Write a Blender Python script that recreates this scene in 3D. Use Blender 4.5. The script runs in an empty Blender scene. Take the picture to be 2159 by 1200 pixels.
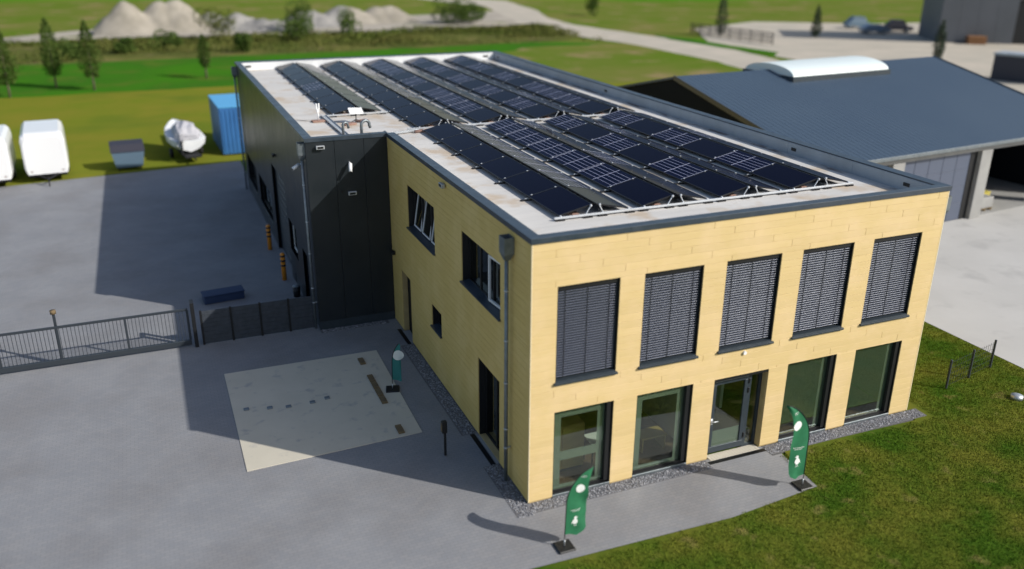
import bpy, math, random
import numpy as np
from mathutils import Vector, Matrix, noise
random.seed(7); np.random.seed(7)
R = math.radians
scene = bpy.context.scene
col = scene.collection

# ------------------------------------------------------------------ camera, sky, sun
CAM = Vector((-7.339, -16.46, 12.954)); YAW, PIT, ROL, FPX = 0.39538, -0.37518, 0.00604, 1825.99
cy_, sy_, cp_, sp_ = math.cos(YAW), math.sin(YAW), math.cos(PIT), math.sin(PIT)
fw = Vector((sy_*cp_, cy_*cp_, sp_)); ri = Vector((cy_, -sy_, 0)); up = ri.cross(fw)
c_, s_ = math.cos(ROL), math.sin(ROL)
ri, up = c_*ri + s_*up, -s_*ri + c_*up
cam = bpy.data.cameras.new('camera'); camo = bpy.data.objects.new('camera', cam); col.objects.link(camo)
M = Matrix((ri, up, -fw)).transposed().to_4x4(); M.translation = CAM; camo.matrix_world = M
cam.sensor_width = 36; cam.lens = FPX/2159*36; cam.clip_end = 3000; cam.clip_start = 0.1
cam.dof.use_dof = True; cam.dof.focus_distance = 26.5
cam.dof.aperture_fstop = (cam.lens/1000)/0.18
scene.camera = camo

SUN = Vector((7.55, -6.89, 6.93)).normalized()
elev = math.asin(SUN.z); azim = math.atan2(SUN.x, SUN.y)
w = bpy.data.worlds.new('World'); scene.world = w; w.use_nodes = True
nt = w.node_tree; bg = nt.nodes['Background']
sky = nt.nodes.new('ShaderNodeTexSky'); sky.sky_type = 'NISHITA'; sky.sun_disc = False
sky.sun_elevation = elev; sky.sun_rotation = azim; sky.air_density = 1.0; sky.dust_density = 1.6; sky.ozone_density = 0.6
nt.links.new(sky.outputs[0], bg.inputs[0]); bg.inputs[1].default_value = 0.10
sl = bpy.data.lights.new('sun', 'SUN'); so = bpy.data.objects.new('sun', sl); col.objects.link(so)
sl.energy = 3.6; sl.angle = R(0.5); sl.color = (1.0, 0.95, 0.87)
so.rotation_euler = SUN.to_track_quat('Z', 'Y').to_euler(); so.location = (0, 0, 60)
scene.view_settings.view_transform = 'Standard'; scene.view_settings.look = 'None'
scene.view_settings.exposure = 0.31; scene.view_settings.gamma = 1.0; scene.view_settings.use_curve_mapping = False
scene.render.engine = 'CYCLES'
scene.cycles.max_bounces = 8; scene.cycles.transparent_max_bounces = 12

# ------------------------------------------------------------------ materials
def mat(name, c, rough=0.6, metal=0.0, c2=None, scale=3.0, detail=4, stretch=None, lo=0.35, hi=0.65,
        bump=0.0, bscale=None, c3=None, scale3=0.6, lo3=0.5, hi3=0.7, rnd=0.0, spec=0.5, coat=0.0, coords='Object', rrough=0.0, bstretch=None):
    m = bpy.data.materials.new(name); m.use_nodes = True
    n = m.node_tree.nodes; l = m.node_tree.links; p = n['Principled BSDF']
    p.inputs['Base Color'].default_value = (*c, 1); p.inputs['Roughness'].default_value = rough
    p.inputs['Metallic'].default_value = metal; p.inputs['Specular IOR Level'].default_value = .0 if rough > .92 else spec
    p.inputs['Coat Weight'].default_value = coat; p.inputs['Coat Roughness'].default_value = 0.08
    tc = n.new('ShaderNodeTexCoord'); src = tc.outputs[coords]
    def noisy(sc, det, st):
        mp = n.new('ShaderNodeMapping'); l.new(src, mp.inputs[0])
        if st: mp.inputs['Scale'].default_value = st
        t = n.new('ShaderNodeTexNoise'); t.inputs['Scale'].default_value = sc; t.inputs['Detail'].default_value = det
        t.inputs['Roughness'].default_value = 0.6
        l.new(mp.outputs[0], t.inputs['Vector']); return t
    cur = None
    def ramp(t, a, b):
        r = n.new('ShaderNodeMapRange'); r.inputs['From Min'].default_value = a; r.inputs['From Max'].default_value = b
        l.new(t.outputs[0], r.inputs[0]); return r
    if c2:
        t = noisy(scale, detail, stretch); r = ramp(t, lo, hi)
        mx = n.new('ShaderNodeMix'); mx.data_type = 'RGBA'; l.new(r.outputs[0], mx.inputs['Factor'])
        mx.inputs['A'].default_value = (*c, 1); mx.inputs['B'].default_value = (*c2, 1); cur = mx.outputs['Result']
        if rrough:
            rr = n.new('ShaderNodeMapRange'); rr.inputs['To Min'].default_value = rough; rr.inputs['To Max'].default_value = rough+rrough
            l.new(r.outputs[0], rr.inputs[0]); l.new(rr.outputs[0], p.inputs['Roughness'])
    if c3:
        t = noisy(scale3, 3, None); r = ramp(t, lo3, hi3)
        mx = n.new('ShaderNodeMix'); mx.data_type = 'RGBA'; l.new(r.outputs[0], mx.inputs['Factor'])
        if cur: l.new(cur, mx.inputs['A'])
        else: mx.inputs['A'].default_value = (*c, 1)
        mx.inputs['B'].default_value = (*c3, 1); cur = mx.outputs['Result']
    if rnd:
        oi = n.new('ShaderNodeObjectInfo'); mr = n.new('ShaderNodeMapRange')
        mr.inputs['To Min'].default_value = 1-rnd; mr.inputs['To Max'].default_value = 1+rnd
        l.new(oi.outputs['Random'], mr.inputs[0]); hs = n.new('ShaderNodeHueSaturation')
        if cur: l.new(cur, hs.inputs['Color'])
        else: hs.inputs['Color'].default_value = (*c, 1)
        l.new(mr.outputs[0], hs.inputs['Value']); cur = hs.outputs[0]
    if cur: l.new(cur, p.inputs['Base Color'])
    if bump:
        t = noisy(bscale or scale*4, 5, bstretch or stretch); b = n.new('ShaderNodeBump'); b.inputs['Strength'].default_value = bump
        b.inputs['Distance'].default_value = 0.02; l.new(t.outputs[0], b.inputs['Height']); l.new(b.outputs[0], p.inputs['Normal'])
    return m

def glass_mat(name, tint, refl=1.6):
    m = bpy.data.materials.new(name); m.use_nodes = True; n = m.node_tree.nodes; l = m.node_tree.links
    n.remove(n['Principled BSDF']); out = n['Material Output']
    tr = n.new('ShaderNodeBsdfTransparent'); tr.inputs[0].default_value = (*tint, 1)
    gl = n.new('ShaderNodeBsdfGlossy'); gl.inputs['Roughness'].default_value = 0.015; gl.inputs[0].default_value = (.95, 1, .97, 1)
    fr = n.new('ShaderNodeFresnel'); fr.inputs[0].default_value = 1.5
    ge = n.new('ShaderNodeNewGeometry'); mi = n.new('ShaderNodeMapRange'); mi.inputs['To Min'].default_value = 1.5; mi.inputs['To Max'].default_value = 1/1.5
    l.new(ge.outputs['Backfacing'], mi.inputs[0]); l.new(mi.outputs[0], fr.inputs[0])
    mu = n.new('ShaderNodeMath'); mu.operation = 'MULTIPLY'; mu.inputs[1].default_value = refl; mu.use_clamp = True
    mx = n.new('ShaderNodeMixShader'); l.new(fr.outputs[0], mu.inputs[0]); l.new(mu.outputs[0], mx.inputs[0])
    l.new(tr.outputs[0], mx.inputs[1]); l.new(gl.outputs[0], mx.inputs[2]); l.new(mx.outputs[0], out.inputs[0]); return m

def paving_mat():
    m = mat('paving_blocks', (.225, .232, .248), rough=.85, c2=(.258, .265, .280), scale=.55, detail=8, c3=(.212, .213, .222), scale3=.35, lo3=.45, hi3=.68)
    n = m.node_tree.nodes; l = m.node_tree.links; p = n['Principled BSDF']
    src = p.inputs['Base Color'].links[0].from_socket
    tc = n.new('ShaderNodeTexCoord'); b = n.new('ShaderNodeTexBrick'); l.new(tc.outputs['Object'], b.inputs['Vector'])
    b.inputs['Scale'].default_value = 1.0; b.inputs['Brick Width'].default_value = .2; b.inputs['Row Height'].default_value = .1
    b.inputs['Mortar Size'].default_value = .006; b.inputs['Color1'].default_value = (1.04, 1.03, 1.02, 1); b.inputs['Color2'].default_value = (.94, .95, .97, 1)
    b.inputs['Mortar'].default_value = (.78, .78, .80, 1); b.inputs['Bias'].default_value = 0
    mx = n.new('ShaderNodeMix'); mx.data_type = 'RGBA'; mx.blend_type = 'MULTIPLY'; mx.inputs['Factor'].default_value = 1
    l.new(src, mx.inputs['A']); l.new(b.outputs[0], mx.inputs['B']); l.new(mx.outputs['Result'], p.inputs['Base Color'])
    bu = n.new('ShaderNodeBump'); bu.inputs['Distance'].default_value = .004; bu.inputs['Strength'].default_value = .35; bu.invert = True
    l.new(b.outputs['Fac'], bu.inputs['Height']); l.new(bu.outputs[0], p.inputs['Normal'])
    return m

MT = dict(
    board=mat('cladding_board', (.70, .535, .265), .62, c2=(.655, .49, .225), scale=2.2, detail=6, stretch=(.6, .6, 9), lo=.3, hi=.75,
              c3=(.74, .56, .31), scale3=.9, lo3=.45, hi3=.75, rnd=.03, bump=.12, bscale=9, bstretch=(1, 1, 14)),
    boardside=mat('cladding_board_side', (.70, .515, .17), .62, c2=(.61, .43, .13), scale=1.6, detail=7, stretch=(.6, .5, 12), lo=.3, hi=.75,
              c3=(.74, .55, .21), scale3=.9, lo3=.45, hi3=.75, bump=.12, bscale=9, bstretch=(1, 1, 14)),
    sheath=mat('wall_sheathing', (.52, .39, .18), .8, c2=(.45, .33, .15), scale=4),
    trim=mat('pale_corner_trim', (.78, .66, .42), .5),
    cop=mat('coping_metal', (.022, .036, .054), .30, .0, c2=(.030, .046, .066), scale=2.5, rrough=.14, spec=.9),
    copin=mat('parapet_lining_metal', (.34, .38, .42), .5, .2, c2=(.42, .46, .50), scale=1.2, rrough=.1),
    anth=mat('anthracite_aluminium', (.035, .048, .062), .42, .2, c2=(.045, .06, .075), scale=5),
    black=mat('black_frame', (.008, .009, .011), .5), dark=mat('dark_rubber', (.012, .012, .014), .8),
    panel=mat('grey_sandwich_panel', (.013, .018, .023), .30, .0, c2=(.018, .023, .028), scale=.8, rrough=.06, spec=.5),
    membrane=mat('roof_membrane', (.62, .605, .58), .75, c2=(.52, .51, .49), scale=.8, detail=7, stretch=(.35, 2.2, 1), lo=.35, hi=.7,
                 c3=(.50, .42, .33), scale3=.8, lo3=.50, hi3=.66, bump=.8, bscale=2.0),
    membw=mat('white_membrane', (.80, .82, .83), .6, c2=(.70, .72, .74), scale=1.2),
    slat=mat('blind_slat', (.060, .073, .108), .34, .15, c2=(.068, .082, .12), scale=6),
    galv=mat('galvanised_steel', (.42, .45, .48), .42, .6, c2=(.52, .55, .58), scale=9),
    zinc=mat('zinc_pipe', (.17, .20, .22), .45, .6, c2=(.24, .27, .29), scale=5),
    silver=mat('aluminium_rail', (.62, .65, .68), .35, .5), white=mat('white_plastic', (.82, .83, .84), .35),
    frame_w=mat('white_window_frame', (.75, .76, .77), .4),
    pvb=mat('black_solar_glass', (.0030, .0036, .014), .08, spec=.1),
    pvg=mat('celled_solar_glass', (.0030, .0050, .024), .08, spec=.1),
    pvline=mat('solar_busbar', (.55, .56, .72), .4), pvframe=mat('black_panel_frame', (.012, .012, .014), .4, .3),
    brick=mat('red_concrete_paver', (.25, .15, .12), .85, c2=(.33, .21, .17), scale=7),
    grip=mat('grey_corrugated_hose', (.10, .11, .12), .6),
    glass=glass_mat('window_glass', (.86, .91, .86), 1.9), glass_d=glass_mat('dark_window_glass', (.25, .32, .32), 1.5),
    film=None,
    orange=mat('orange_paint', (.78, .28, .02), .45), blackp=mat('black_paint', (.012, .010, .010), .45),
    fence=mat('fence_steel', (.04, .05, .062), .5, .3), screen=mat('dark_privacy_screen', (.045, .055, .072), .7, c2=(.032, .04, .052), scale=5),
    green=mat('green_flag_cloth', (.012, .135, .058), .7, c2=(.02, .17, .075), scale=3), gw=mat('white_flag_print', (.78, .82, .80), .7),
    teal=mat('teal_cloth', (.03, .20, .19), .7),
    parquet=mat('parquet_floor', (.10, .060, .035), .5, c2=(.16, .10, .06), scale=4, stretch=(1, 8, 1)),
    plaster=mat('interior_plaster', (.55, .56, .52), .8), greenw=mat('green_interior_wall', (.05, .22, .06), .7),
    oak=mat('oak_furniture', (.50, .36, .12), .5, c2=(.42, .29, .09), scale=3, stretch=(1, 1, 6)),
    stone=mat('grey_gravel', (.18, .185, .205), .85, c2=(.34, .345, .37), scale=11, detail=2, lo=.42, hi=.58, c3=(.10, .105, .12), scale3=17, lo3=.5, hi3=.6),
    gravelbed=mat('gravel_bed', (.10, .10, .105), .95, c2=(.2, .2, .21), scale=30),
    paving=paving_mat(),
    slab=mat('beige_concrete', (.58, .54, .45), .85, c2=(.53, .495, .41), scale=.7, detail=6, c3=(.38, .37, .35), scale3=2.2, lo3=.58, hi3=.75),
    rust=mat('rusty_brown_timber', (.20, .14, .07), .85, c2=(.12, .09, .05), scale=5),
    apron=mat('pale_concrete_yard', (.48, .475, .46), .88, c2=(.44, .435, .42), scale=.35, detail=6, c3=(.39, .385, .375), scale3=.6, lo3=.55, hi3=.72),
    lawn=mat('lawn_soil', (.048, .098, .011), .95, c2=(.13, .14, .023), scale=.45, detail=7, lo=.38, hi=.62, c3=(.20, .18, .06), scale3=1.3, lo3=.60, hi3=.75, bump=.5, bscale=30),
    meadow=mat('olive_meadow', (.150, .185, .020), .95, c2=(.190, .188, .026), scale=.22, detail=9, c3=(.10, .15, .02), scale3=.07, bump=.4, bscale=8),
    strip=mat('bright_green_grass', (.050, .170, .012), .95, c2=(.038, .125, .014), scale=.1, detail=6, c3=(.085, .15, .02), scale3=.2, bump=.4, bscale=6),
    field=mat('far_field', (.080, .19, .014), .95, c2=(.16, .19, .035), scale=.02, detail=7, lo=.4, hi=.6),
    dry=mat('dry_olive_grass', (.165, .17, .045), .95, c2=(.10, .165, .018), scale=.06, detail=8, c3=(.26, .20, .10), scale3=.15, lo3=.55, hi3=.7),
    scrub=mat('scrub_ground', (.065, .085, .022), .95, c2=(.15, .15, .045), scale=.14, detail=8, c3=(.22, .17, .09), scale3=.2, lo3=.6, hi3=.72),
    dirt=mat('pale_dirt', (.44, .40, .34), .95, c2=(.34, .31, .27), scale=.15, detail=7, c3=(.17, .20, .07), scale3=.12, lo3=.55, hi3=.68),
    gravel_yard=mat('gravel_yard', (.50, .45, .38), .95, c2=(.42, .39, .33), scale=.2, detail=7),
    sand=mat('sand_heap', (.36, .33, .28), .95, c2=(.25, .23, .19), scale=.4, detail=8, bump=.6, bscale=1.5),
    rubble=mat('grey_rubble', (.21, .205, .20), .95, c2=(.33, .32, .30), scale=.5, detail=8, bump=.7, bscale=2),
    roofblue=mat('blue_grey_sheet_roof', (.036, .064, .105), .6, .0, c2=(.044, .074, .115), scale=.12, detail=5),
    skyl=mat('white_skylight', (.72, .80, .80), .35), hallcol=mat('grey_concrete_column', (.32, .32, .31), .8, c2=(.27, .27, .265), scale=1),
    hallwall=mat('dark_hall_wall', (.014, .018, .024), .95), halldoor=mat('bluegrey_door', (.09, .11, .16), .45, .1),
    greyhall=mat('grey_hall_cladding', (.10, .11, .13), .6, c2=(.085, .095, .11), scale=.2),
    leaf=mat('dark_leaf', (.055, .095, .022), .93, c2=(.085, .125, .03), scale=.8, rnd=.1),
    leaf2=mat('olive_leaf', (.075, .105, .022), .95, c2=(.13, .13, .04), scale=.12, detail=6),
    leaf3=mat('conifer_leaf', (.022, .045, .016), .8), bark=mat('bark', (.16, .13, .09), .9),
    blade=mat('grass_blade', (.088, .165, .016), .93, c2=(.20, .215, .032), scale=.45, detail=7, lo=.38, hi=.62, c3=(.30, .26, .08), scale3=1.3, lo3=.60, hi3=.75),
    vanw=mat('white_van_paint', (.82, .83, .84), .3, coat=.4), bluedull=mat('dull_blue_plastic', (.022, .045, .11), .7), blue=mat('blue_painted_steel', (.035, .14, .36), .45, c2=(.045, .17, .42), scale=.6),
    bluesunlit=mat('sunlit_blue_sheet', (.10, .38, .68), .5), bin_=mat('bluegrey_steel', (.13, .20, .27), .5), lid=mat('dark_lid', (.035, .035, .05), .6),
    tarp=mat('pale_tarpaulin', (.50, .50, .53), .7, c2=(.36, .36, .40), scale=1.3, bump=.5, bscale=3), carb=mat('blue_car_paint', (.16, .22, .30), .3, .2, coat=.5),
    yellow=mat('yellow_paint', (.45, .38, .06), .6), orangebr=mat('brown_pallets', (.25, .12, .05), .8), plant=mat('indoor_leaf', (.05, .14, .03), .6),
)
for k_ in ('pvb','pvg'): MT[k_].node_tree.nodes['Principled BSDF'].inputs['IOR'].default_value = 1.24; MT[k_].node_tree.nodes['Principled BSDF'].inputs['Specular Tint'].default_value = (.62, .80, 1.25, 1)
def film_mat():
    m = bpy.data.materials.new('frosted_film'); m.use_nodes = True; n = m.node_tree.nodes; l = m.node_tree.links
    p = n['Principled BSDF']; p.inputs['Base Color'].default_value = (.25, .285, .245, 1); p.inputs['Roughness'].default_value = .5
    tr = n.new('ShaderNodeBsdfTransparent'); tr.inputs[0].default_value = (.8, .9, .85, 1)
    mx = n.new('ShaderNodeMixShader'); mx.inputs[0].default_value = .62
    l.new(tr.outputs[0], mx.inputs[1]); l.new(p.outputs[0], mx.inputs[2]); l.new(mx.outputs[0], n['Material Output'].inputs[0]); return m
MT['film'] = film_mat()
MT['reflfilm'] = film_mat(); MT['reflfilm'].name='painted_reflection_haze'  # thin film whose colour stands in for a hazy reflection on the glass
for n_ in MT['reflfilm'].node_tree.nodes:
    if n_.type=='MIX_SHADER': n_.inputs[0].default_value=.22

# ------------------------------------------------------------------ mesh helpers
class MB:
    def __init__(s): s.v = []; s.f = []; s.m = []
    def add(s, vs, fs, mi=0, X=None):
        b = len(s.v)
        for p in vs: s.v.append(tuple(X @ Vector(p)) if X is not None else tuple(p))
        for f in fs: s.f.append([b+i for i in f]); s.m.append(mi)
        return s
    def box(s, x0, x1, y0, y1, z0, z1, mi=0, X=None):
        v = [(x0,y0,z0),(x1,y0,z0),(x1,y1,z0),(x0,y1,z0),(x0,y0,z1),(x1,y0,z1),(x1,y1,z1),(x0,y1,z1)]
        return s.add(v, [(0,3,2,1),(4,5,6,7),(0,1,5,4),(1,2,6,5),(2,3,7,6),(3,0,4,7)], mi, X)
    def bbox(s, x0, x1, y0, y1, z0, z1, r=.02, mi=0, X=None):   # chamfered box
        v = []; xs=(x0,x1); ys=(y0,y1); zs=(z0,z1)
        for k in (0,1):
            for j in (0,1):
                for i in (0,1):
                    dx=r if i==0 else -r; dy=r if j==0 else -r; dz=r if k==0 else -r
                    v += [(xs[i],ys[j]+dy,zs[k]+dz),(xs[i]+dx,ys[j],zs[k]+dz),(xs[i]+dx,ys[j]+dy,zs[k])]
        I=lambda i,j,k,c:(k*4+j*2+i)*3+c
        f=[]
        f+=[[I(0,0,0,0),I(0,0,1,0),I(0,1,1,0),I(0,1,0,0)],[I(1,0,0,0),I(1,1,0,0),I(1,1,1,0),I(1,0,1,0)]]
        f+=[[I(0,0,0,1),I(1,0,0,1),I(1,0,1,1),I(0,0,1,1)],[I(0,1,0,1),I(0,1,1,1),I(1,1,1,1),I(1,1,0,1)]]
        f+=[[I(0,0,0,2),I(0,1,0,2),I(1,1,0,2),I(1,0,0,2)],[I(0,0,1,2),I(1,0,1,2),I(1,1,1,2),I(0,1,1,2)]]
        for j in (0,1):
            for k in (0,1): f.append([I(0,j,k,1),I(1,j,k,1),I(1,j,k,2),I(0,j,k,2)])
        for i in (0,1):
            for k in (0,1): f.append([I(i,0,k,0),I(i,1,k,0),I(i,1,k,2),I(i,0,k,2)])
        for i in (0,1):
            for j in (0,1): f.append([I(i,j,0,0),I(i,j,1,0),I(i,j,1,1),I(i,j,0,1)])
        for i in (0,1):
            for j in (0,1):
                for k in (0,1): f.append([I(i,j,k,0),I(i,j,k,1),I(i,j,k,2)])
        return s.add(v, f, mi, X)
    def tube(s, pts, r, n=10, mi=0, cap=True, X=None):
        pts=[Vector(p) for p in pts]; rs=r if isinstance(r,(list,tuple)) else [r]*len(pts); v=[]; f=[]
        prev=None
        for i,p in enumerate(pts):
            d=(pts[min(i+1,len(pts)-1)]-pts[max(i-1,0)]).normalized()
            a=Vector((0,0,1)) if abs(d.z)<.9 else Vector((1,0,0))
            if prev is not None and abs(prev.dot(d))<.95: a=prev
            u=d.cross(a).normalized(); w_=u.cross(d).normalized(); prev=w_
            for k in range(n):
                t=2*math.pi*k/n; v.append(p+rs[i]*(math.cos(t)*u+math.sin(t)*w_))
        for i in range(len(pts)-1):
            for k in range(n): f.append((i*n+k,i*n+(k+1)%n,(i+1)*n+(k+1)%n,(i+1)*n+k))
        if cap: f.append(tuple(range(n))[::-1]); f.append(tuple((len(pts)-1)*n+k for k in range(n)))
        return s.add(v,f,mi,X)
    def prism(s, poly, z0, z1, mi=0, X=None):                 # polygon in xy extruded along z
        n=len(poly); v=[(*p,z0) for p in poly]+[(*p,z1) for p in poly]
        f=[tuple(range(n))[::-1],tuple(range(n,2*n))]+[(i,(i+1)%n,n+(i+1)%n,n+i) for i in range(n)]
        return s.add(v,f,mi,X)
    def quad(s,a,b,c,d,mi=0): return s.add([a,b,c,d],[(0,1,2,3)],mi)
    def build(s, name, mats, parent=None, smooth=False, loc=None, kind=None, mesh=None):
        me=bpy.data.meshes.new(name); me.from_pydata(s.v,[],s.f)
        if not isinstance(mats,(list,tuple)): mats=[mats]
        for m in mats: me.materials.append(m)
        if any(s.m): me.polygons.foreach_set('material_index', s.m)
        if smooth: me.polygons.foreach_set('use_smooth',[True]*len(me.polygons))
        me.update(); return link(name, me, parent, loc, kind)
def link(name, me, parent=None, loc=None, kind=None):
    o=bpy.data.objects.new(name,me); col.objects.link(o)
    if parent: o.parent=parent
    if loc: o.location=loc
    if kind: o['kind']=kind
    return o
def tag(o,label,cat,group=None,kind=None):
    o['label']=label; o['category']=cat
    if group: o['group']=group
    if kind: o['kind']=kind
    return o
def thing(name,label,cat,loc=(0,0,0),rz=0,group=None):
    o=bpy.data.objects.new(name,None); o.empty_display_size=.2; col.objects.link(o); o.location=loc; o.rotation_euler=(0,0,rz)
    return tag(o,label,cat,group)
def dup(o,loc,rz=None,label=None):
    def cp(a,par):
        c=a.copy(); col.objects.link(c)
        if par: c.parent=par
        for ch in a.children: cp(ch,c)
        return c
    c=cp(o,None); c.location=loc
    if rz is not None: c.rotation_euler=(0,0,rz)
    if label: c['label']=label
    return c
def inst(name, me, parent, loc=(0,0,0), rot=(0,0,0)):
    o=bpy.data.objects.new(name,me); col.objects.link(o); o.parent=parent; o.location=loc; o.rotation_euler=rot; return o

# ------------------------------------------------------------------ the ground
def sheet(name, poly, z, m, jitter=0.0, seg=3.0, depth=None, label=None):
    pts=[]
    for i,a in enumerate(poly):
        b=poly[(i+1)%len(poly)]; L=math.dist(a,b); n=max(1,min(200,int(L/seg))) if jitter else 1
        for k in range(n):
            t=k/n; x=a[0]+(b[0]-a[0])*t; y=a[1]+(b[1]-a[1])*t
            if jitter:
                x+=jitter*noise.noise(Vector((x*.3/max(jitter,.2),y*.3/max(jitter,.2),1))); y+=jitter*noise.noise(Vector((x*.3/max(jitter,.2),y*.3/max(jitter,.2),7)))
            pts.append((x,y))
    mb=MB()
    if depth: mb.prism(pts,z-depth,z)
    else: mb.add([(*p,z) for p in pts],[tuple(range(len(pts)))])
    o=mb.build(name,m); o['kind']='structure'
    return o
sheet('ground',[(-900,-300),(1400,-300),(1400,1500),(-900,1500)],-.06,MT['field'])
sheet('dry_grassland',[(-120,96),(300,96),(300,160),(110,172),(60,205),(-20,215),(-120,205)],-.045,MT['dry'],2.0,6)
sheet('meadow',[(-120,36.5),(-16,38.4),(-2.7,40.1),(12.6,41.6),(64,46),(64,76),(-120,72)],-.02,MT['meadow'],.5,3)
sheet('grass_strip',[(-120,71),(0,72.4),(30,74),(66,80),(60,92),(42,100),(0,97),(-120,95)],-.015,MT['strip'],.8,3)
sheet('dry_meadow',[(24,60),(66,63),(64,84),(56,94),(40,93),(28,84)],-.01,MT['dry'],1.5,3)
sheet('scrub_ground',[(-120,94),(0,96),(42,99),(56,102),(52,118),(30,124),(-120,126)],-.012,MT['scrub'],1.5,3)
sheet('dirt_ground',[(-26,122),(30,121),(48,122),(62,134),(66,158),(40,152),(30,152),(8,146),(-16,138),(-26,130)],-.008,MT['dirt'],2.5,3)
sheet('dirt_track',[(56,215),(64,170),(58,145),(53,122),(54,104),(56,90),(56,72),(54,60),(62,60),(64,72),(66,88),(66,94),(64,106),(62,122),(64,138),(70,156),(76,188),(66,215)],-.004,MT['gravel_yard'],.6,3)
sheet('gravel_yard',[(66,88),(78,110),(96,118),(112,108),(180,96),(190,20),(110,12),(72,22),(60,36),(58,60),(66,63)],-.003,MT['gravel_yard'],.5,3)
sheet('grass_island',[(66,103),(68,96),(68,86),(69,77),(66,74),(65,86),(64.5,96)],.004,MT['strip'],.3,2)
sheet('lawn',[(-1.8,-60),(200,-60),(200,-8),(60,-8),(18.1,-8),(18.1,20),(12.2,20),(12.2,-.5),(7.5,-.4),(7.2,-2.1),(4.4,-2.36),(-1.8,-2.2)],-.01,MT['lawn'],0)
sheet('paved_yard',[(-60,-60),(-1.8,-60),(-1.8,-2.2),(4.4,-2.36),(7.2,-2.1),(7.35,-.5),(7.05,-.5),(7.05,.02),(.02,.02),(.02,12.4),(-2.5,12.4),(-2.5,40.1),(-16,38.4),(-60,35)],0,MT['paving'])
sheet('concrete_yard',[(18.12,-60),(90,-60),(90,12),(45,15.3),(30,14.4),(12.4,12.4),(12.4,9),(18.12,9)],-.002,MT['apron'])
sl_=MB().prism([(-6.30,10.02),(-6.28,4.07),(-1.44,4.24),(-1.33,9.92)],-.05,.02).build('concrete_slab',MT['slab']); sl_['kind']='structure'
def shared(mb,name,mats,smooth=False):
    me=bpy.data.meshes.new(name); me.from_pydata(mb.v,[],mb.f)
    if not isinstance(mats,(list,tuple)): mats=[mats]
    for m in mats: me.materials.append(m)
    if any(mb.m): me.polygons.foreach_set('material_index', mb.m)
    if smooth: me.polygons.foreach_set('use_smooth',[True]*len(me.polygons))
    me.update(); return me
tim=shared(MB().bbox(-.09,.09,0,.46,0,.05,.01),'timber_strip',MT['rust'])
for (y0,y1) in ((9.0,9.95),(6.2,8.3),(4.35,5.3)):
    for k in range(max(1,int((y1-y0)/.5))): inst('timber_strip',tim,sl_,(-2.0,y0+.5*k,.0205))
lug=shared(MB().bbox(-.08,.08,-.08,.08,0,.03,.01),'recess_cap',MT['zinc'])
for p in ((-5.91,7.4),(-5.25,7.23),(-4.72,7.1),(-4.01,7.1),(-3.55,7.2)): inst('recess_cap',lug,sl_,(*p,.0205))

# ------------------------------------------------------------------ the office building
W, D1, PX, D2, HW, HC, RZ = 12.36, 12.3, 2.78, 33.45, 6.80, 6.93, 6.50
B = thing('office_building','two-storey office with pale yellow board cladding, dark grey wing and solar panels on its roof','building')
def cells(a0,a1,z0,z1,holes):
    A=sorted({a0,a1,*[h[0] for h in holes],*[h[1] for h in holes]}); Z=sorted({z0,z1,*[h[2] for h in holes],*[h[3] for h in holes]})
    out=[]
    for i in range(len(A)-1):
        run=None
        for j in range(len(Z)-1):
            ca,cz=(A[i]+A[i+1])/2,(Z[j]+Z[j+1])/2
            if any(h[0]<ca<h[1] and h[2]<cz<h[3] for h in holes):
                if run: out.append((A[i],A[i+1],*run)); run=None
            else: run=(run[0],Z[j+1]) if run else (Z[j],Z[j+1])
        if run: out.append((A[i],A[i+1],*run))
    return out
XW=[(.66,2.28),(2.95,4.60),(5.28,6.94),(7.62,9.28),(9.96,11.64)]
upF=[(a,b,3.24,5.70) for a,b in XW]; loF=[(a,b,.03,2.44) for a,b in XW]; loF[2]=(5.26,6.98,0,2.42)
holesF=upF+loF
WA=(7.16,10.02,4.23,5.68); WB=(1.87,4.72,4.24,5.71); WS=(6.70,7.66,1.68,2.42); DS=(10.05,11.15,0,2.34); WD=(1.93,3.50,.03,2.46)
holesS=[WA,WB,WS,DS,WD]
# masonry behind the boards
T=.34
mb=MB()
for a0,a1,z0,z1 in cells(.02,W-.02,0,6.3,holesF): mb.box(a0,a1,.02,T,z0,z1)
mb.box(.02,W-.02,.02,.23,6.301,HW)
mb.build('front_wall',MT['sheath'],B)
mb=MB()
for a0,a1,z0,z1 in cells(T,D1,0,6.3,holesS): mb.box(.02,T,a0,a1,z0,z1)
mb.box(.02,.23,.231,D1,6.301,HW)
mb.build('side_wall',MT['sheath'],B)
MB().box(W-.25,W-.02,T,D2-.30,0,HW).build('right_wall',MT['sheath'],B)
MB().box(-PX+.1,W-.02,D2-.299,D2-.02,0,HW).build('back_wall',MT['panel'],B)
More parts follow.
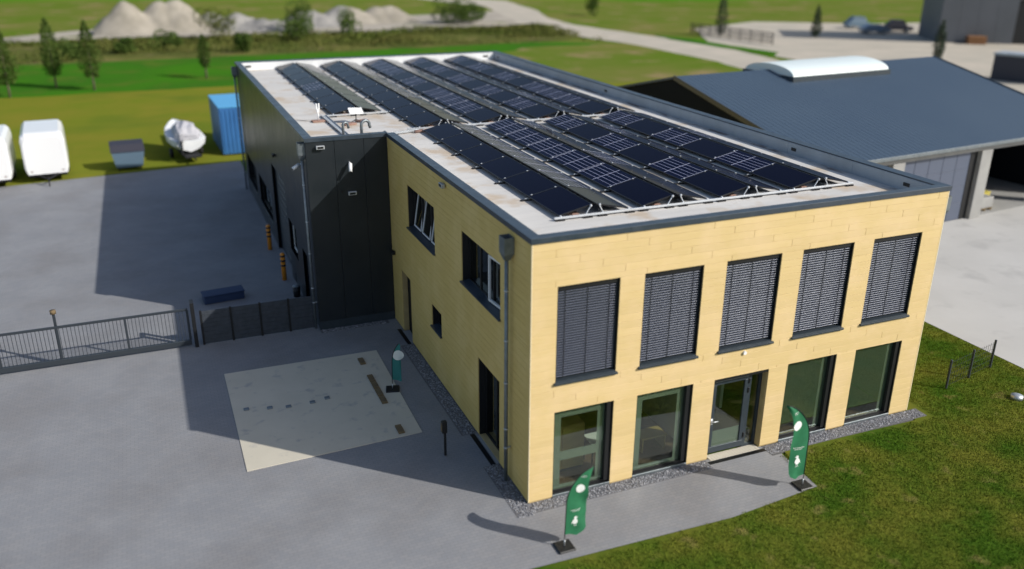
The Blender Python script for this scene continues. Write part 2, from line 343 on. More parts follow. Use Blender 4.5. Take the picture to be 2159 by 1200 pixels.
# cladding boards: one object per board on the front
RH=.1875; BL_=2.4; G=.0026
def board_segments(L,z0,z1,row,holes,stag=.6):
    free=[(0,L)]
    for h in holes:
        if h[3]<=z0+.004 or h[2]>=z1-.004: continue
        ns=[]
        for s0,s1 in free:
            if h[1]<=s0 or h[0]>=s1: ns.append((s0,s1))
            else:
                if h[0]-s0>.02: ns.append((s0,h[0]))
                if s1-h[1]>.02: ns.append((h[1],s1))
        free=ns
    off=-2.4+((row*stag+.31*(row//9))%2.4); out=[]
    for s0,s1 in free:
        cut=[s0]
        if s1-s0>1.7:
            x=off
            while x<s1-.25:
                if x>s0+.25: cut.append(x)
                x+=BL_
        cut.append(s1); out+=list(zip(cut[:-1],cut[1:]))
    return out
rows=int(math.ceil(HW/RH)); fb=[]; sb=[]
def cut_rows(L,holes,stag,extra):
    res=[]
    for r in range(rows):
        z1=HW-.012-r*RH; z0=max(.03,z1-RH)
        if z1<=.05: break
        edges=sorted({z0,z1,*[e for h in holes for e in (h[2],h[3]) if z0+.012<e<z1-.012]})
        for z0_,z1_ in zip(edges[:-1],edges[1:]):
            for a,b in board_segments(L,z0_,z1_,r,holes,stag): res.append((a,b,z0_,z1_))
    return res
fb=cut_rows(W,holesF,.6,0)
fb.sort(key=lambda t:-(t[1]-t[0])*(t[3]-t[2]))
rest=MB()
for i,(a,b,z0,z1) in enumerate(fb):
    a2=a+G if a>0.01 else .028; b2=b-G if b<W-.01 else W-.028; dy=random.uniform(0,.0015)
    v=(a2,b2,-.0-dy,.019,z0+(.0035 if z1-z0>.06 else .001),z1)
    if i<300: MB().bbox(*v,.003).build('cladding_board',MT['board'],B)
    else: rest.box(*v)
if rest.v: rest.build('short_cladding_boards',MT['board'],B,kind='stuff')
sbm=MB()
for (a,b,z0,z1) in cut_rows(D1,holesS,.6,0):
    a2=a+G if a>0.01 else .028; b2=b-G
    dx=random.uniform(0,.002); sbm.box(-dx,.019,a2,b2,z0+(.0045 if z1-z0>.06 else .001),z1)
sbm.build('side_cladding_boards',MT['boardside'],B,kind='stuff')
rb=MB()
for r in range(rows):
    z1=HW-.012-r*RH; z0=max(.03,z1-RH)
    for a,b in board_segments(D2,z0,z1,r,[]): rb.box(W-.019,W,max(a,.028)+G,b-G,z0+.0045,z1)
rb.build('rear_cladding_boards',MT['boardside'],B,kind='stuff')
for (x,y) in ((0,0),(W,0)):
    MB().bbox(x-.004 if x==0 else x-.028,x+.028 if x==0 else x+.004,-.004,.026,.03,HW-.012,.003).build('corner_trim',MT['trim'],B)
MB().bbox(.0,.028,D1-.03,D1-.001,.03,HW-.012,.003).build('corner_trim',MT['trim'],B)
# dark grey wing: sandwich panels, each its own
joints=[-PX,-1.82,-.82,0]
MB().box(-PX+.1,-.001,D1+.1,D1+.3,0,HW).build('wing_front_core',MT['hallwall'],B)
for i in range(3):
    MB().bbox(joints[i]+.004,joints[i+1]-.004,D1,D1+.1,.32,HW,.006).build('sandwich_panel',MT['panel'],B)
MB().box(-PX+.02,0,D1+.012,D1+.1,0,.315).build('plinth',MT['anth'],B)
wingholes=[(28.4,32.2,.85,2.25),(23.1,27.4,.85,2.25),(18.25,21.95,0,3.97),(16.2,17.95,1.30,2.62),(13.85,14.9,0,2.30)]
mb=MB()
for a0,a1,z0,z1 in cells(D1+.12,D2,0,HW,wingholes): mb.box(-PX+.1,-PX+.3,a0,a1,z0,z1)
mb.build('wing_side_core',MT['hallwall'],B)
pw=(D2-D1)/21
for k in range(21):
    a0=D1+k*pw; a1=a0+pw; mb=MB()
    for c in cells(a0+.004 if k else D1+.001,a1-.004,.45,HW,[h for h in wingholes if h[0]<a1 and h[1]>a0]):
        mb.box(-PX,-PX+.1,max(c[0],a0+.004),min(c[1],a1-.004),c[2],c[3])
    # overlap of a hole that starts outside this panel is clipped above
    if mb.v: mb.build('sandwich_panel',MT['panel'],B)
mb=MB()
for c in cells(D1+.02,D2,0,.445,wingholes): mb.box(-PX+.015,-PX+.1,c[0],c[1],c[2],c[3])
mb.build('plinth',MT['anth'],B)
# wing openings
for i,h in enumerate(wingholes):
    f=MB(); x=-PX+.14
    f.box(x,x+.06,h[0],h[1],h[3]-.07,h[3]); f.box(x,x+.06,h[0],h[0]+.07,h[2],h[3]-.07); f.box(x,x+.06,h[1]-.07,h[1],h[2],h[3]-.07)
    if h[2]>0: f.box(x,x+.06,h[0]+.07,h[1]-.07,h[2],h[2]+.07)
    n=2 if h[1]-h[0]>2.5 and i<2 else 1
    if n==2: f.box(x,x+.06,(h[0]+h[1])/2-.04,(h[0]+h[1])/2+.04,h[2]+.07,h[3]-.07)
    nm='roller_door' if i==2 else ('side_door' if i==4 else 'window')
    fo=f.build(nm,MT['frame_w'] if i==3 else MT['black'],B)
    if i==2:
        g=int((h[3])/.33)
        for k in range(g): MB().bbox(x+.01,x+.05,h[0]+.07,h[1]-.07,k*.325+.01,k*.325+.32,.01).build('door_section',MT['anth'],fo)
    elif i==4: MB().bbox(x+.01,x+.05,h[0]+.07,h[1]-.07,.02,h[3]-.07,.005).build('door_leaf',MT['black'],fo)
    else: MB().box(x+.02,x+.032,h[0]+.07,h[1]-.07,h[2]+.07,h[3]-.07).build('pane',MT['glass_d'],fo)
    if i in(0,1): MB().bbox(-PX-.04,-PX+.14,h[0]-.03,h[1]+.03,h[2]-.03,h[2]-.002,.005).build('sill',MT['anth'],fo)
# roof
roof=MB()
roof.prism([(.24,.24),(W-.26,.24),(W-.26,D2-.3),(-PX+.24,D2-.3),(-PX+.24,D1+.24),(.24,D1+.24)],RZ-.12,RZ)
roof.build('roof_membrane',MT['membrane'],B)
# upstands behind the copings
up_=MB(); up_.box(.285,W-.25,.235,.295,RZ-.1,HC-.045); up_.box(.235,.295,.295,D1+.3,RZ-.1,HC-.045)
up_.box(-PX+.245,.235,D1+.235,D1+.295,RZ-.1,HC-.045); up_.box(-PX+.235,-PX+.295,D1+.295,D2-.3,RZ-.1,HC-.045)
up_.box(-PX+.295,W-.295,D2-.345,D2-.235,RZ-.1,HC-.045)
up_.build('parapet_upstand',MT['membw'],B)
for k in range(11):
    y0=.345+k*(D2-.7)/11; y1=y0+(D2-.7)/11
    MB().bbox(W-.295,W-.252,y0+.003,y1-.003,RZ-.08,HC-.05,.004).build('parapet_lining',MT['copin'],B)
# copings: a length of folded metal each
def coping(a,b,inner,n,name='coping'):   # along a->b ; inner = direction pointing to the roof
    a=Vector(a);b=Vector(b);d=(b-a);L=d.length;d/=L;i=Vector(inner)
    for k in range(n):
        s0=a+d*(L*k/n+(.002 if k else 0)); s1=a+d*(L*(k+1)/n-(.002 if k<n-1 else 0))
        prof=[(-.03,HW-.0),(-.03,HC-.004),(-.026,HC),(.268,HC-.012),(.272,HC-.05),(.262,HC-.05),(.258,HC-.02),(-.018,HC-.012),(-.018,HW)]
        v=[];m=len(prof)
        for s_ in (s0,s1):
            # mitre
            for u,z in prof: 
                p=s_+i*u
                if k==0 and s_ is s0: p=p+d*(u if mit[0] else 0)
                if k==n-1 and s_ is s1: p=p-d*(u if mit[1] else 0)
                v.append((p.x,p.y,z))
        f=[(j,(j+1)%m,m+(j+1)%m,m+j) for j in range(m)]+[tuple(range(m))[::-1],tuple(range(m,2*m))]
        MB().add(v,f).build(name,MT['cop'],B)
mit=(1,1); coping((0,0,0),(W,0,0),(0,1,0),5)
mit=(0,1); coping((0,D1-.0,0),(0,0,0),(1,0,0),5)
mit=(1,1); coping((W,0,0),(W,D2,0),(-1,0,0),13)
mit=(1,0); coping((-PX,D1,0),(0,D1,0),(0,1,0),1)
mit=(1,1); coping((-PX,D2,0),(-PX,D1,0),(1,0,0),9)
mit=(1,1); coping((W,D2,0),(-PX,D2,0),(0,-1,0),5)
MB().box(-.026,.026,D1-.026,D1+.32,HC-.03,HC+.003).build('coping_cap',MT['cop'],B)
for (x,y,dx,dy) in ((-2.15,D2-.352,.3,.02),(11.55,D2-.352,.3,.02),(W-.302,6.0,.02,.22),(W-.302,19.0,.02,.25),(W-.302,32.4,.02,.22),(W-.302,1.2,.02,.22)):
    MB().box(x-dx/2,x+dx/2,y-dy/2,y+dy/2,RZ+.14,RZ+.24).build('overflow_slot',MT['black'],B)
# dark dirty gutter strip along the right parapet
MB().add([(W-.56,1.2,RZ+.004),(W-.30,.5,RZ+.004),(W-.30,D2-.4,RZ+.004),(W-.54,D2-.4,RZ+.004)],[(0,1,2,3)]).build('gutter_strip',mat('dirty_gutter_strip',(.50,.49,.47),.85,c2=(.16,.13,.12),scale=1.3,detail=8,lo=.46,hi=.60,stretch=(1.6,.5,1)),B)

# ---- front upper windows with external blinds
slat_me={}
def slat_mesh(wd):
    if wd in slat_me: return slat_me[wd]
    mb=MB(); n=5; v=[]
    for x in (0,wd):
        for k in range(n+1):
            t=k/n-.5; v.append((x,t*.078,-.010*(4*t*t)))
    f=[(k,k+1,n+1+k+1,n+1+k) for k in range(n)]
    v2=[(a,b,c-.0015) for a,b,c in v]; o=len(v)
    f2=[(o+k,o+n+1+k,o+n+1+k+1,o+k+1) for k in range(n)]
    mb.add(v+v2,f+f2+[(0,n+1,o+n+1,o),(n,o+n,o+2*n+1,2*n+1)]); slat_me[wd]=shared(mb,'blind_slat',MT['slat'],True); return slat_me[wd]
for wi,(x0,x1,z0,z1) in enumerate(upF):
    fr=MB()
    fr.box(x0+.0,x0+.02,.026,.30,z0,z1-.0); fr.box(x1-.02,x1,.026,.30,z0,z1); fr.box(x0+.02,x1-.02,.026,.30,z1-.03,z1)
    fr.box(x0+.02,x1-.02,.24,.30,z0+.06,z0+.14); fr.box(x0+.02,x0+.09,.24,.30,z0+.14,z1-.03); fr.box(x1-.09,x1-.02,.24,.30,z0+.14,z1-.03)
    fr.box(x0+.02,x1-.02,.06,.16,z1-.13,z1-.03)
    wn=fr.build('window',MT['black'],B)
    s=MB(); s.add([(x0-.04,-.055,z0-.03),(x1+.04,-.055,z0-.03),(x1+.04,.24,z0+.05),(x0-.04,.24,z0+.05),(x0-.04,-.055,z0+.005),(x1+.04,-.055,z0+.005),(x1+.04,.24,z0+.085),(x0-.04,.24,z0+.085)],
          [(0,3,2,1),(4,5,6,7),(0,1,5,4),(1,2,6,5),(2,3,7,6),(3,0,4,7)])
    s=MB(); s.bbox(x0-.045,x1+.045,-.06,-.001,z0-.045,z0+.006,.004); s.box(x0+.021,x1-.021,-.001,.24,z0+.001,z0+.05)
    s.add([(x0-.045,-.06,z0+.007),(x1+.045,-.06,z0+.007),(x1-.021,.24,z0+.062),(x0+.021,.24,z0+.062)],[(0,1,2,3)])
    s.build('sill',MT['anth'],wn)
    MB().box(x0+.09,x1-.09,.262,.274,z0+.14,z1-.03).build('pane',MT['glass_d'],wn)
    ns=34; wd=round(x1-x0-.10,3); me=slat_mesh(wd)
    for k in range(ns):
        z=z0+.135+(z1-.16-z0-.135)*k/(ns-1)
        inst('blind_slat',me,wn,(x0+.05,.11,z),(R(7)+random.uniform(-.004,.004),0,0))
    for t in (.12,.5,.88):
        xx=x0+.05+wd*t; MB().box(xx-.006,xx+.006,.066,.072,z0+.09,z1-.14).build('blind_cord',MT['black'],wn)
    for xx in (x0+.028,x1-.05): MB().box(xx,xx+.022,.075,.145,z0+.065,z1-.03).build('guide_rail',MT['anth'],wn)
MB().tube([(6.1,-.0,3.07),(6.1,-.05,3.07)],.05,16).build('round_sensor',MT['white'],B)
# ---- ground floor windows
for wi,(x0,x1,z0,z1) in enumerate(loF):
    if wi==2: continue
    fr=MB()
    fr.box(x0,x0+.02,.026,.34,z0,z1); fr.box(x1-.02,x1,.026,.34,z0,z1); fr.box(x0+.02,x1-.02,.026,.34,z1-.02,z1)
    fr.box(x0+.02,x1-.02,.12,.19,z0,z0+.09); fr.box(x0+.02,x0+.06,.12,.19,z0+.09,z1-.02); fr.box(x1-.15,x1-.02,.05,.19,z0+.09,z1-.02); fr.box(x0+.06,x1-.15,.12,.19,z1-.07,z1-.02)
    fr.box(x0+.02,x1-.02,.0,.12,z0-.0,z0+.035)
    wn=fr.build('window',MT['anth'] if False else MT['black'],B)
    MB().bbox(x0+.0,x1,-.01,.03,z0-.02,z0+.05,.004).build('sill',MT['zinc'],wn)
    a,b,c,d=x0+.06,x1-.15,z0+.09,z1-.07
    MB().box(a,b,.150,.160,c,d).build('pane',MT['glass'],wn)
    fm=MB()
    t=.20; y0,y1=.1625,.1635
    fm.box(a,b,y0,y1,d-t,d); fm.box(a,a+t,y0,y1,c,d-t); fm.box(b-t,b,y0,y1,c,d-t); fm.box(a+t,b-t,y0,y1,c,c+t*.6)
    if wi==0: fm.box(a+t,b-t,y0,y1,c+.82,c+1.08)
    if wi>=3:
        fm=MB().box(b-t,b,y0,y1,c,d); MB().box(a,b-t-.001,y0,y1,c+.35,d).build('painted_reflection',MT['reflfilm'],wn)  # added sheet paints the greenish reflection over the right-hand panes
    fm.build('frosted_border',MT['film'],wn)
# ---- entrance
x0,x1=5.26,6.98
dr=MB(); Y0,Y1=.20,.27
dr.box(x0+.02,x0+.10,Y0,Y1,.0,2.33); dr.box(x0+.10,x1-.02,Y0,Y1,2.26,2.33); dr.box(x1-.46,x1-.36,Y0,Y1,0,2.26); dr.box(x1-.10,x1-.02,Y0,Y1,0,2.26); dr.box(x1-.36,x1-.10,Y0,Y1,0,.08)
door=dr.build('entrance_door',MT['anth'],B)
MB().box(x0,x1,.027,.34,2.33,2.419).box(x0+.0005,x0+.02,.15,.34,0,2.33).build('door_surround',MT['black'],B)
MB().box(x1-.0195,x1-.0005,.03,.34,0,2.32).build('door_reveal',MT['sheath'],B)
lf=MB(); a,b=x0+.11,x1-.47
lf.bbox(a,b,.175,.235,.06,.24,.004); lf.bbox(a,b,.175,.235,2.13,2.25,.004); lf.bbox(a,a+.12,.175,.235,.24,2.13,.004); lf.bbox(b-.12,b,.175,.235,.24,2.13,.004)
lf.build('door_leaf',MT['anth'],door)
MB().box(a+.12,b-.12,.20,.21,.24,2.13).build('door_glass',MT['glass'],door)
MB().box(x1-.36,x1-.10,.23,.24,.08,2.26).build('side_light',MT['glass'],door)
MB().box(a+.121,b-.121,.2125,.2135,.24,.72).build('frosted_border',MT['film'],door)
MB().bbox(a+.02,b-.05,.12,.2,2.255,2.325,.008).build('door_closer',MT['galv'],door)
for z in (.32,1.72,2.0): MB().bbox(b-.01,b+.035,.155,.185,z,z+.16,.004).build('hinge',MT['black'],door)
h=MB(); h.tube([(a+.06,.175,1.06),(a+.06,.12,1.06),(a+.075,.11,1.06),(a+.22,.11,1.06)],.013,8); h.bbox(a+.03,a+.09,.168,.175,.96,1.14,.003); h.build('handle',MT['silver'],door,True)
# threshold paving and slot drains
stp=shared(MB().bbox(0,.092,-.09,.19,-.05,.012,.004),'threshold_paver',MT['slab'])
for k in range(17): inst('threshold_paver',stp,B,(x0+.07+k*.0945,.0,.0))
def drain(a,b,name):
    a=Vector(a);b=Vector(b);L=(b-a).length; X=Matrix.Translation(a)@Matrix.Rotation(math.atan2((b-a).y,(b-a).x),4,'Z'); m=MB()
    m.box(0,L,-.07,.07,-.1,.004,0,X); n=int(L/.05)
    for k in range(n): m.box(k*L/n,k*L/n+.022,-.055,.055,.004,.016,0,X)
    o=m.build(name,MT['black']); tag(o,*DL[name+str(drain.n)]); drain.n+=1; return o
drain.n=0
DL={'slot_drain0':('black slot drain in front of the glazed entrance door','drain','slot drains at the doors'),
    'slot_drain1':('black slot drain before the tall glazed door near the downpipe','drain','slot drains at the doors'),
    'slot_drain2':('black slot drain before the recessed side door beside the dark wing','drain','slot drains at the doors')}
drain((5.22,-.17,0),(7.05,-.17,0),'slot_drain'); drain((-.16,1.95,0),(-.16,3.62,0),'slot_drain'); drain((-.13,10.0,0),(-.13,11.35,0),'slot_drain')
# ---- side windows
def side_window(h,mull,panes=True):
    y0,y1,z0,z1=h; f=MB()
    f.box(.026,.34,y0,y0+.018,z0,z1); f.box(.026,.34,y1-.018,y1,z0,z1); f.box(.026,.34,y0+.018,y1-.018,z1-.018,z1)
    f.box(.20,.27,y0+.018,y0+.08,z0,z1-.018); f.box(.20,.27,y1-.08,y1-.018,z0,z1-.018); f.box(.20,.27,y0+.08,y1-.08,z1-.08,z1-.018); f.box(.20,.27,y0+.08,y1-.08,z0,z0+.07)
    for m in mull: f.box(.20,.27,m-.04,m+.04,z0+.07,z1-.08)
    w_=f.build('window',MT['black'],B)
    if z0>.5:
        s=MB(); s.add([(-.06,y0-.045,z0-.04),(-.06,y1+.045,z0-.04),(-.06,y1+.045,z0),(-.06,y0-.045,z0),(.2,y0+.02,z0+.05),(.2,y1-.02,z0+.05),(.0,y0-.045,z0-.04),(.0,y1+.045,z0-.04)],[(0,3,2,1),(3,4,5,2),(0,1,7,6),(0,6,4,3),(1,2,5,7),(6,7,5,4)])
        s.build('sill',MT['cop'],w_)
    ed=[y0+.08]+[v for m in mull for v in (m-.04,m+.04)]+[y1-.08]
    for k in range(0,len(ed) if panes else 0,2): MB().box(.228,.240,ed[k],ed[k+1],z0+.07,z1-.08).build('pane',MT['glass_d'],w_)
    return w_
wa=side_window(WA,[8.1,9.05],False)
# three tilted casements with white edges
for (a,b) in ((7.30,8.02),(8.18,8.98),(9.12,9.86)):
    X=Matrix.Translation((.15,a,4.32))@Matrix.Rotation(R(9),4,'Y')
    m=MB(); L=b-a; H=1.24
    m.box(0,.06,0,.045,0,H,0,X); m.box(0,.06,L-.045,L,0,H,0,X); m.box(0,.06,.045,L-.045,0,.045,0,X); m.box(0,.06,.045,L-.045,H-.045,H,0,X)
    tc_=m.build('tilted_casement',MT['frame_w'],wa); MB().box(.02,.03,.05,L-.05,.05,H-.05,0,X).build('pane',MT['glass_d'],wa)
wb=side_window(WB,[2.85,3.8])
X=Matrix.Translation((.17,2.16,4.32))@Matrix.Rotation(R(5),4,'Z'); m=MB(); L=.80;H=1.27
m.box(0,.05,0,.06,0,H,0,X); m.box(0,.05,L-.06,L,0,H,0,X); m.box(0,.05,.06,L-.06,0,.06,0,X); m.box(0,.05,.06,L-.06,H-.06,H,0,X)
m.build('open_casement',MT['frame_w'],wb)
side_window(WS,[]); wd=side_window(WD,[2.62])
MB().box(.19,.20,2.0,2.06,.15,2.3).build('white_door_edge',MT['frame_w'],wd)
st2=shared(MB().bbox(-.05,.2,0,.092,-.05,.014,.004),'threshold_paver',MT['hallcol'])
for k in range(15): inst('threshold_paver',st2,B,(0,1.98+k*.099,0))
for k in range(10): inst('threshold_paver',st2,B,(0,10.08+k*.104,0))
d=MB(); d.box(.20,.27,DS[0],DS[0]+.08,0,DS[3]); d.box(.20,.27,DS[1]-.08,DS[1],0,DS[3]); d.box(.20,.27,DS[0]+.08,DS[1]-.08,DS[3]-.08,DS[3])
dd=d.build('side_door',MT['black'],B); MB().bbox(.215,.255,DS[0]+.08,DS[1]-.08,.03,DS[3]-.08,.004).build('door_leaf',MT['black'],dd)
# ---- downpipes and hoppers
def downpipe(x,y,z0,ztop,side,label):
    d=thing('downpipe',label,'downpipe',(x,y,0))
    m=MB(); m.tube([(0,0,z0),(0,0,ztop-.55)],.05,14); m.build('pipe',MT['zinc'],d,True)
    m=MB(); 
    for z in (1.0,1.55,2.85,4.0,5.3):
        if z<ztop-.7: m.tube([(0,0,z-.02),(0,0,z+.02)],.058,14)
    m.box(.0,.14*side,-.02,.02,.98,1.02); m.build('pipe_bracket',MT['galv'],d,True)
    m=MB(); a,b,c=.075,.15,.16
    v=[(-a,-a,ztop-.56),(a,-a,ztop-.56),(a,a,ztop-.56),(-a,a,ztop-.56)]+[(-b*.9,-c,zz) for zz in ()]
    ring=lambda s,t,z:[(-s,-t,z),(s,-t,z),(s,t,z),(-s,t,z)]
    v=ring(.06,.06,ztop-.58)+ring(.125,.16,ztop-.40)+ring(.125,.17,ztop)+ring(.115,.16,ztop)+ring(.10,.14,ztop-.3)
    f=[(0,3,2,1)]
    for r_ in range(4):
        for k in range(4): f.append((r_*4+k,r_*4+(k+1)%4,(r_+1)*4+(k+1)%4,(r_+1)*4+k))
    f.append((16,17,18,19)); m.add(v,f); m.build('hopper',MT['zinc'],d); return d
downpipe(-.135,1.14,-.05,6.66,1,'dark zinc downpipe with rain hopper on the shaded yellow wall near the front corner')
downpipe(-PX-.10,D1+.25,-.05,6.75,1,'downpipe with hopper at the near corner of the dark grey wing')
downpipe(-PX-.14,D2-.45,-.05,6.72,1,'downpipe with hopper at the far end of the dark grey wing')
downpipe(W+.08,.22,-.05,6.6,-1,'downpipe on the hidden right side wall at the front corner')

# ---- the room behind the ground floor glass
MB().box(T,W-.36,T,6.0,-.06,.02).build('interior_floor',MT['parquet'],B)
MB().box(T,W-.36,T,6.1,2.75,2.85).build('interior_ceiling',MT['plaster'],B)
MB().box(T,W-.36,6.0,6.1,.02,2.75).build('interior_wall',MT['plaster'],B)
MB().box(T+.001,W-.361,T,12.2,3.05,3.1).build('upper_floor',MT['parquet'],B)
MB().box(5.0,5.1,.9,6.0,.02,2.75).build('interior_wall',MT['plaster'],B); MB().box(7.2,7.3,2.2,6.0,.02,2.75).build('interior_wall',MT['plaster'],B)
MB().box(2.75,3.75,1.5,1.58,.02,2.2).build('green_partition',MT['greenw'],B)
c=thing('oak_cabinet','light oak cabinet standing behind the leftmost ground floor window','cabinet',(1.45,.95,.02))
MB().bbox(-.75,.55,-.02,.45,.08,1.35,.01).build('carcass',MT['oak'],c); MB().box(-.7,.5,0,.4,0,.08).build('plinth',MT['dark'],c)
for k in range(2): MB().bbox(-.73+k*.64,-.11+k*.64,-.04,-.021,.1,1.33,.004).build('cabinet_door',MT['oak'],c)
c=thing('white_desk','white desk top on black legs behind the leftmost window','desk',(2.55,1.0,.02))
MB().bbox(-.4,.7,-.25,.3,.72,.75,.008).build('desk_top',MT['white'],c)
leg=shared(MB().bbox(-.02,.02,-.02,.02,0,.72,.003),'leg',MT['dark'])
for p in ((-.36,-.2),(.66,-.2),(-.36,.26),(.66,.26)): inst('leg',leg,c,(*p,0))
c=thing('oak_bench','low oak bench on the parquet inside the second window','bench',(4.25,1.1,.02))
MB().bbox(-.5,.3,-.2,.3,.40,.45,.01).build('seat',MT['oak'],c)
for p in (-.45,.25): MB().bbox(p-.02,p+.02,-.18,.28,0,.40,.003).build('leg',MT['oak'],c)
c=thing('pot_plant','leafy pot plant behind the narrow side light of the entrance','plant',(6.78,.52,.02))
MB().tube([(0,0,0),(0,0,.35)],[.12,.16],14).build('pot',MT['dark'],c,True)
m=MB(); rr=random.Random(3)
for k in range(60):
    a=rr.uniform(0,6.28); z=rr.uniform(.6,2.0); r_=.16
    p=Vector((0,0,z)); q=Vector((r_*math.cos(a),r_*math.sin(a),z+.12)); n_=Vector((-math.sin(a),math.cos(a),0))*.03
    m.add([p,(p+q)/2+n_,q,(p+q)/2-n_],[(0,1,2,3)])
m.build('foliage',MT['plant'],c); MB().tube([(0,0,.3),(0,0,1.95)],.012,6).build('stem',MT['bark'],c)
c=thing('ceiling_lamp','black pendant lamp hanging inside the fourth ground floor window','lamp',(8.75,1.1,2.0))
MB().tube([(0,0,0),(0,0,.14)],[.17,.05],18,cap=False).build('lamp_shade',MT['black'],c,True); MB().tube([(0,0,.14),(0,0,.75)],.008,6).build('cable',MT['black'],c)

# ---- things fixed to the walls
def floodlight(name,label,loc,rz,mt='galv'):
    d=thing(name,label,'wall lamp',loc,rz,'wall lamps on the building')
    m=MB(); m.bbox(-.14,.14,-.13,-.03,-.05,.07,.008); m.build('lamp_housing',MT[mt],d); MB().box(-.10,.10,-.135,-.1305,-.025,.045).build('lens',MT['black'],d)
    MB().bbox(-.04,.04,-.03,0,-.03,.05,.004).build('bracket',MT['black'],d); return d
floodlight('wall_lamp','silver floodlight below the coping on the dark wing wall',(-2.30,D1,6.60),0,'silver')
floodlight('wall_lamp','lower of two silver lamps on the dark wing, in the shade',(-1.32,D1,4.94),0,'silver')
floodlight('wall_lamp','small grey lamp under the coping of the shaded yellow wall',(0,6.1,6.62),R(-90))
floodlight('wall_lamp','black wall lamp in the angle beside the recessed side door',(0,11.95,2.72),R(-90),'black')
floodlight('wall_lamp','dark lamp high above the roller door on the long dark wall',(-PX,20.3,4.65),R(-90),'black')
o=MB().bbox(-1.70,-1.62,D1-.05,D1,4.98,5.07,.006).build('junction_box',MT['black']); tag(o,'tiny black box beside the lower wing lamp','junction box')
def camera(label,loc,d,rz):
    c=thing('security_camera',label,'camera',loc,0,'white security cameras')
    d=Vector(d).normalized(); u=Vector((0,0,.08))
    MB().tube([Vector((0,0,0))-d*.0+u*0,d*.30],[.065,.055],16).build('camera_body',MT['white'],c,True)
    MB().tube([d*.300,d*.301],.045,16).build('lens',MT['black'],c)
    MB().tube([(0,0,0),(rz[0],rz[1],.02)],.03,10).build('bracket',MT['white'],c,True)
camera('white bullet camera pointing down on the front of the dark wing',(-1.35,D1-.16,6.0),(-.12,-.5,-.65),(0,.16))
camera('white bullet camera at the corner of the dark wing above the yard',(-PX-.16,D1+.55,5.95),(-.8,-.35,-.35),(.16,0))

# ------------------------------------------------------------------ roof equipment
ML,MWID=1.87,.965
def module_mesh(L,grid):
    m=MB(); g=.008; fr=.022; h=.035
    m.box(0,MWID,g,g+fr,0,h,1); m.box(0,MWID,L-g-fr,L-g,0,h,1); m.box(0,fr,g+fr,L-g-fr,0,h,1); m.box(MWID-fr,MWID,g+fr,L-g-fr,0,h,1)
    m.box(fr,MWID-fr,g+fr,L-g-fr,.004,h-.004,0)
    if grid:
        z=h-.003
        def ln(x0,x1,y0,y1): m.add([(x0,y0,z),(x1,y0,z),(x1,y1,z),(x0,y1,z)],[(0,1,2,3)],2)
        y0,y1=g+fr,L-g-fr
        for k in range(1,6): x=fr+(MWID-2*fr)*k/6; ln(x-.004,x+.004,y0+.02,y1-.02)
        z+=.0006; ln(fr,MWID-fr,L/2-.011,L/2+.011); ln(fr,MWID-fr,y0,y0+.022); ln(fr,MWID-fr,y1-.022,y1)
    return shared(m,'solar_panel',[MT['pvg'] if grid else MT['pvb'],MT['pvframe'],MT['pvline']])
mods={(L,g):module_mesh(L,g) for L in (1.915,1.87) for g in (0,1)}
clamp=shared(MB().bbox(-.025,.025,-.022,.022,0,.018,.005),'panel_clamp',MT['silver'])
foot=shared(MB().bbox(-.16,.16,-.05,.05,0,.033,.008),'rubber_foot',MT['dark'])
ZL=RZ+.085; ZH=RZ+.295; TA=R(12.3)
def array(x0,y0,n,L,west,east,label,seed,nearposts=True):
    a=thing('solar_array',label,'solar panels',(x0,y0,0),0,'tented rows of solar panels on the roof')
    rn=random.Random(seed)
    for i in range(n):
        inst('solar_panel',mods[(L,int(west[i]=='G'))],a,(0,i*L,ZL),(0,-TA,0))
        o=inst('solar_panel',mods[(L,int(east[i]=='G'))],a,(1.99,(i+1)*L,ZL),(0,-TA,math.pi))
    ct,st=math.cos(TA),math.sin(TA)
    for i in range(n+1):
        y=i*L
        rr=MB(); rr.bbox(-.10,2.09,y-.022,y+.022,RZ+.034,RZ+.074,.004)
        if 0<i<n: rr.build('cross_rail',MT['galv'],a)
        for x in (-.06,.62,1.37,2.02):
            if 0<i<n or x>2.5: inst('rubber_foot',foot,a,(x,y,RZ))
        for s_ in (.10,.82):
            x=s_*ct*1.0; z=ZL+s_*st+.036
            if 0<i<n:
                inst('panel_clamp',clamp,a,(x,y,z),(0,-TA,0)); inst('panel_clamp',clamp,a,(1.99-x,y,z),(0,TA,0))
        yo=y-(.03 if i==0 else -.03 if i==n else 0); yy=y-(.05 if i==0 else -.05 if i==n else 0)
        for (xa,xb) in ((.74,.87),(1.24,1.12)):
            p=MB().tube([(xa,yo,RZ+.08),(xb,yo,ZH-.01)],.016,8)
            if i in (0,n): p.bbox(xb-.025,xb+.025,yy-.03,yy+.03,ZH-.02,ZH+.035,.01)
            p.build('ridge_strut',MT['silver'],a)
        if i in (0,n):
            for xa in (.0,1.94): MB().bbox(xa,xa+.05,yy-.03,yy+.03,ZL-.02,ZL+.045,.01).build('end_clamp',MT['silver'],a)
    for i in range(n):
        if i in (0,n-1) or rn.random()<.3: 
            MB().bbox(.42,.62,i*L+.10,i*L+.42,RZ+.001,RZ+.081,.008).build('ballast_block',MT['brick'],a); MB().bbox(1.3,1.6,i*L+.12,i*L+.40,RZ+.001,RZ+.07,.008).build('ballast_block',MT['hallcol'],a)
    return a
x_=lambda k:-.66+2.41*k
LF,LB=1.915,1.87
YF,YB=2.30,14.42
array(x_(1),YF,6,LF,'BBBBBB','BGGGGG','front row of solar panels nearest the yellow side wall, all black on its left slope',1)
array(x_(2),YF,6,LF,'BGGGGG','BBGBBG','front row of solar panels with five silver-gridded modules and one black at the near end',2)
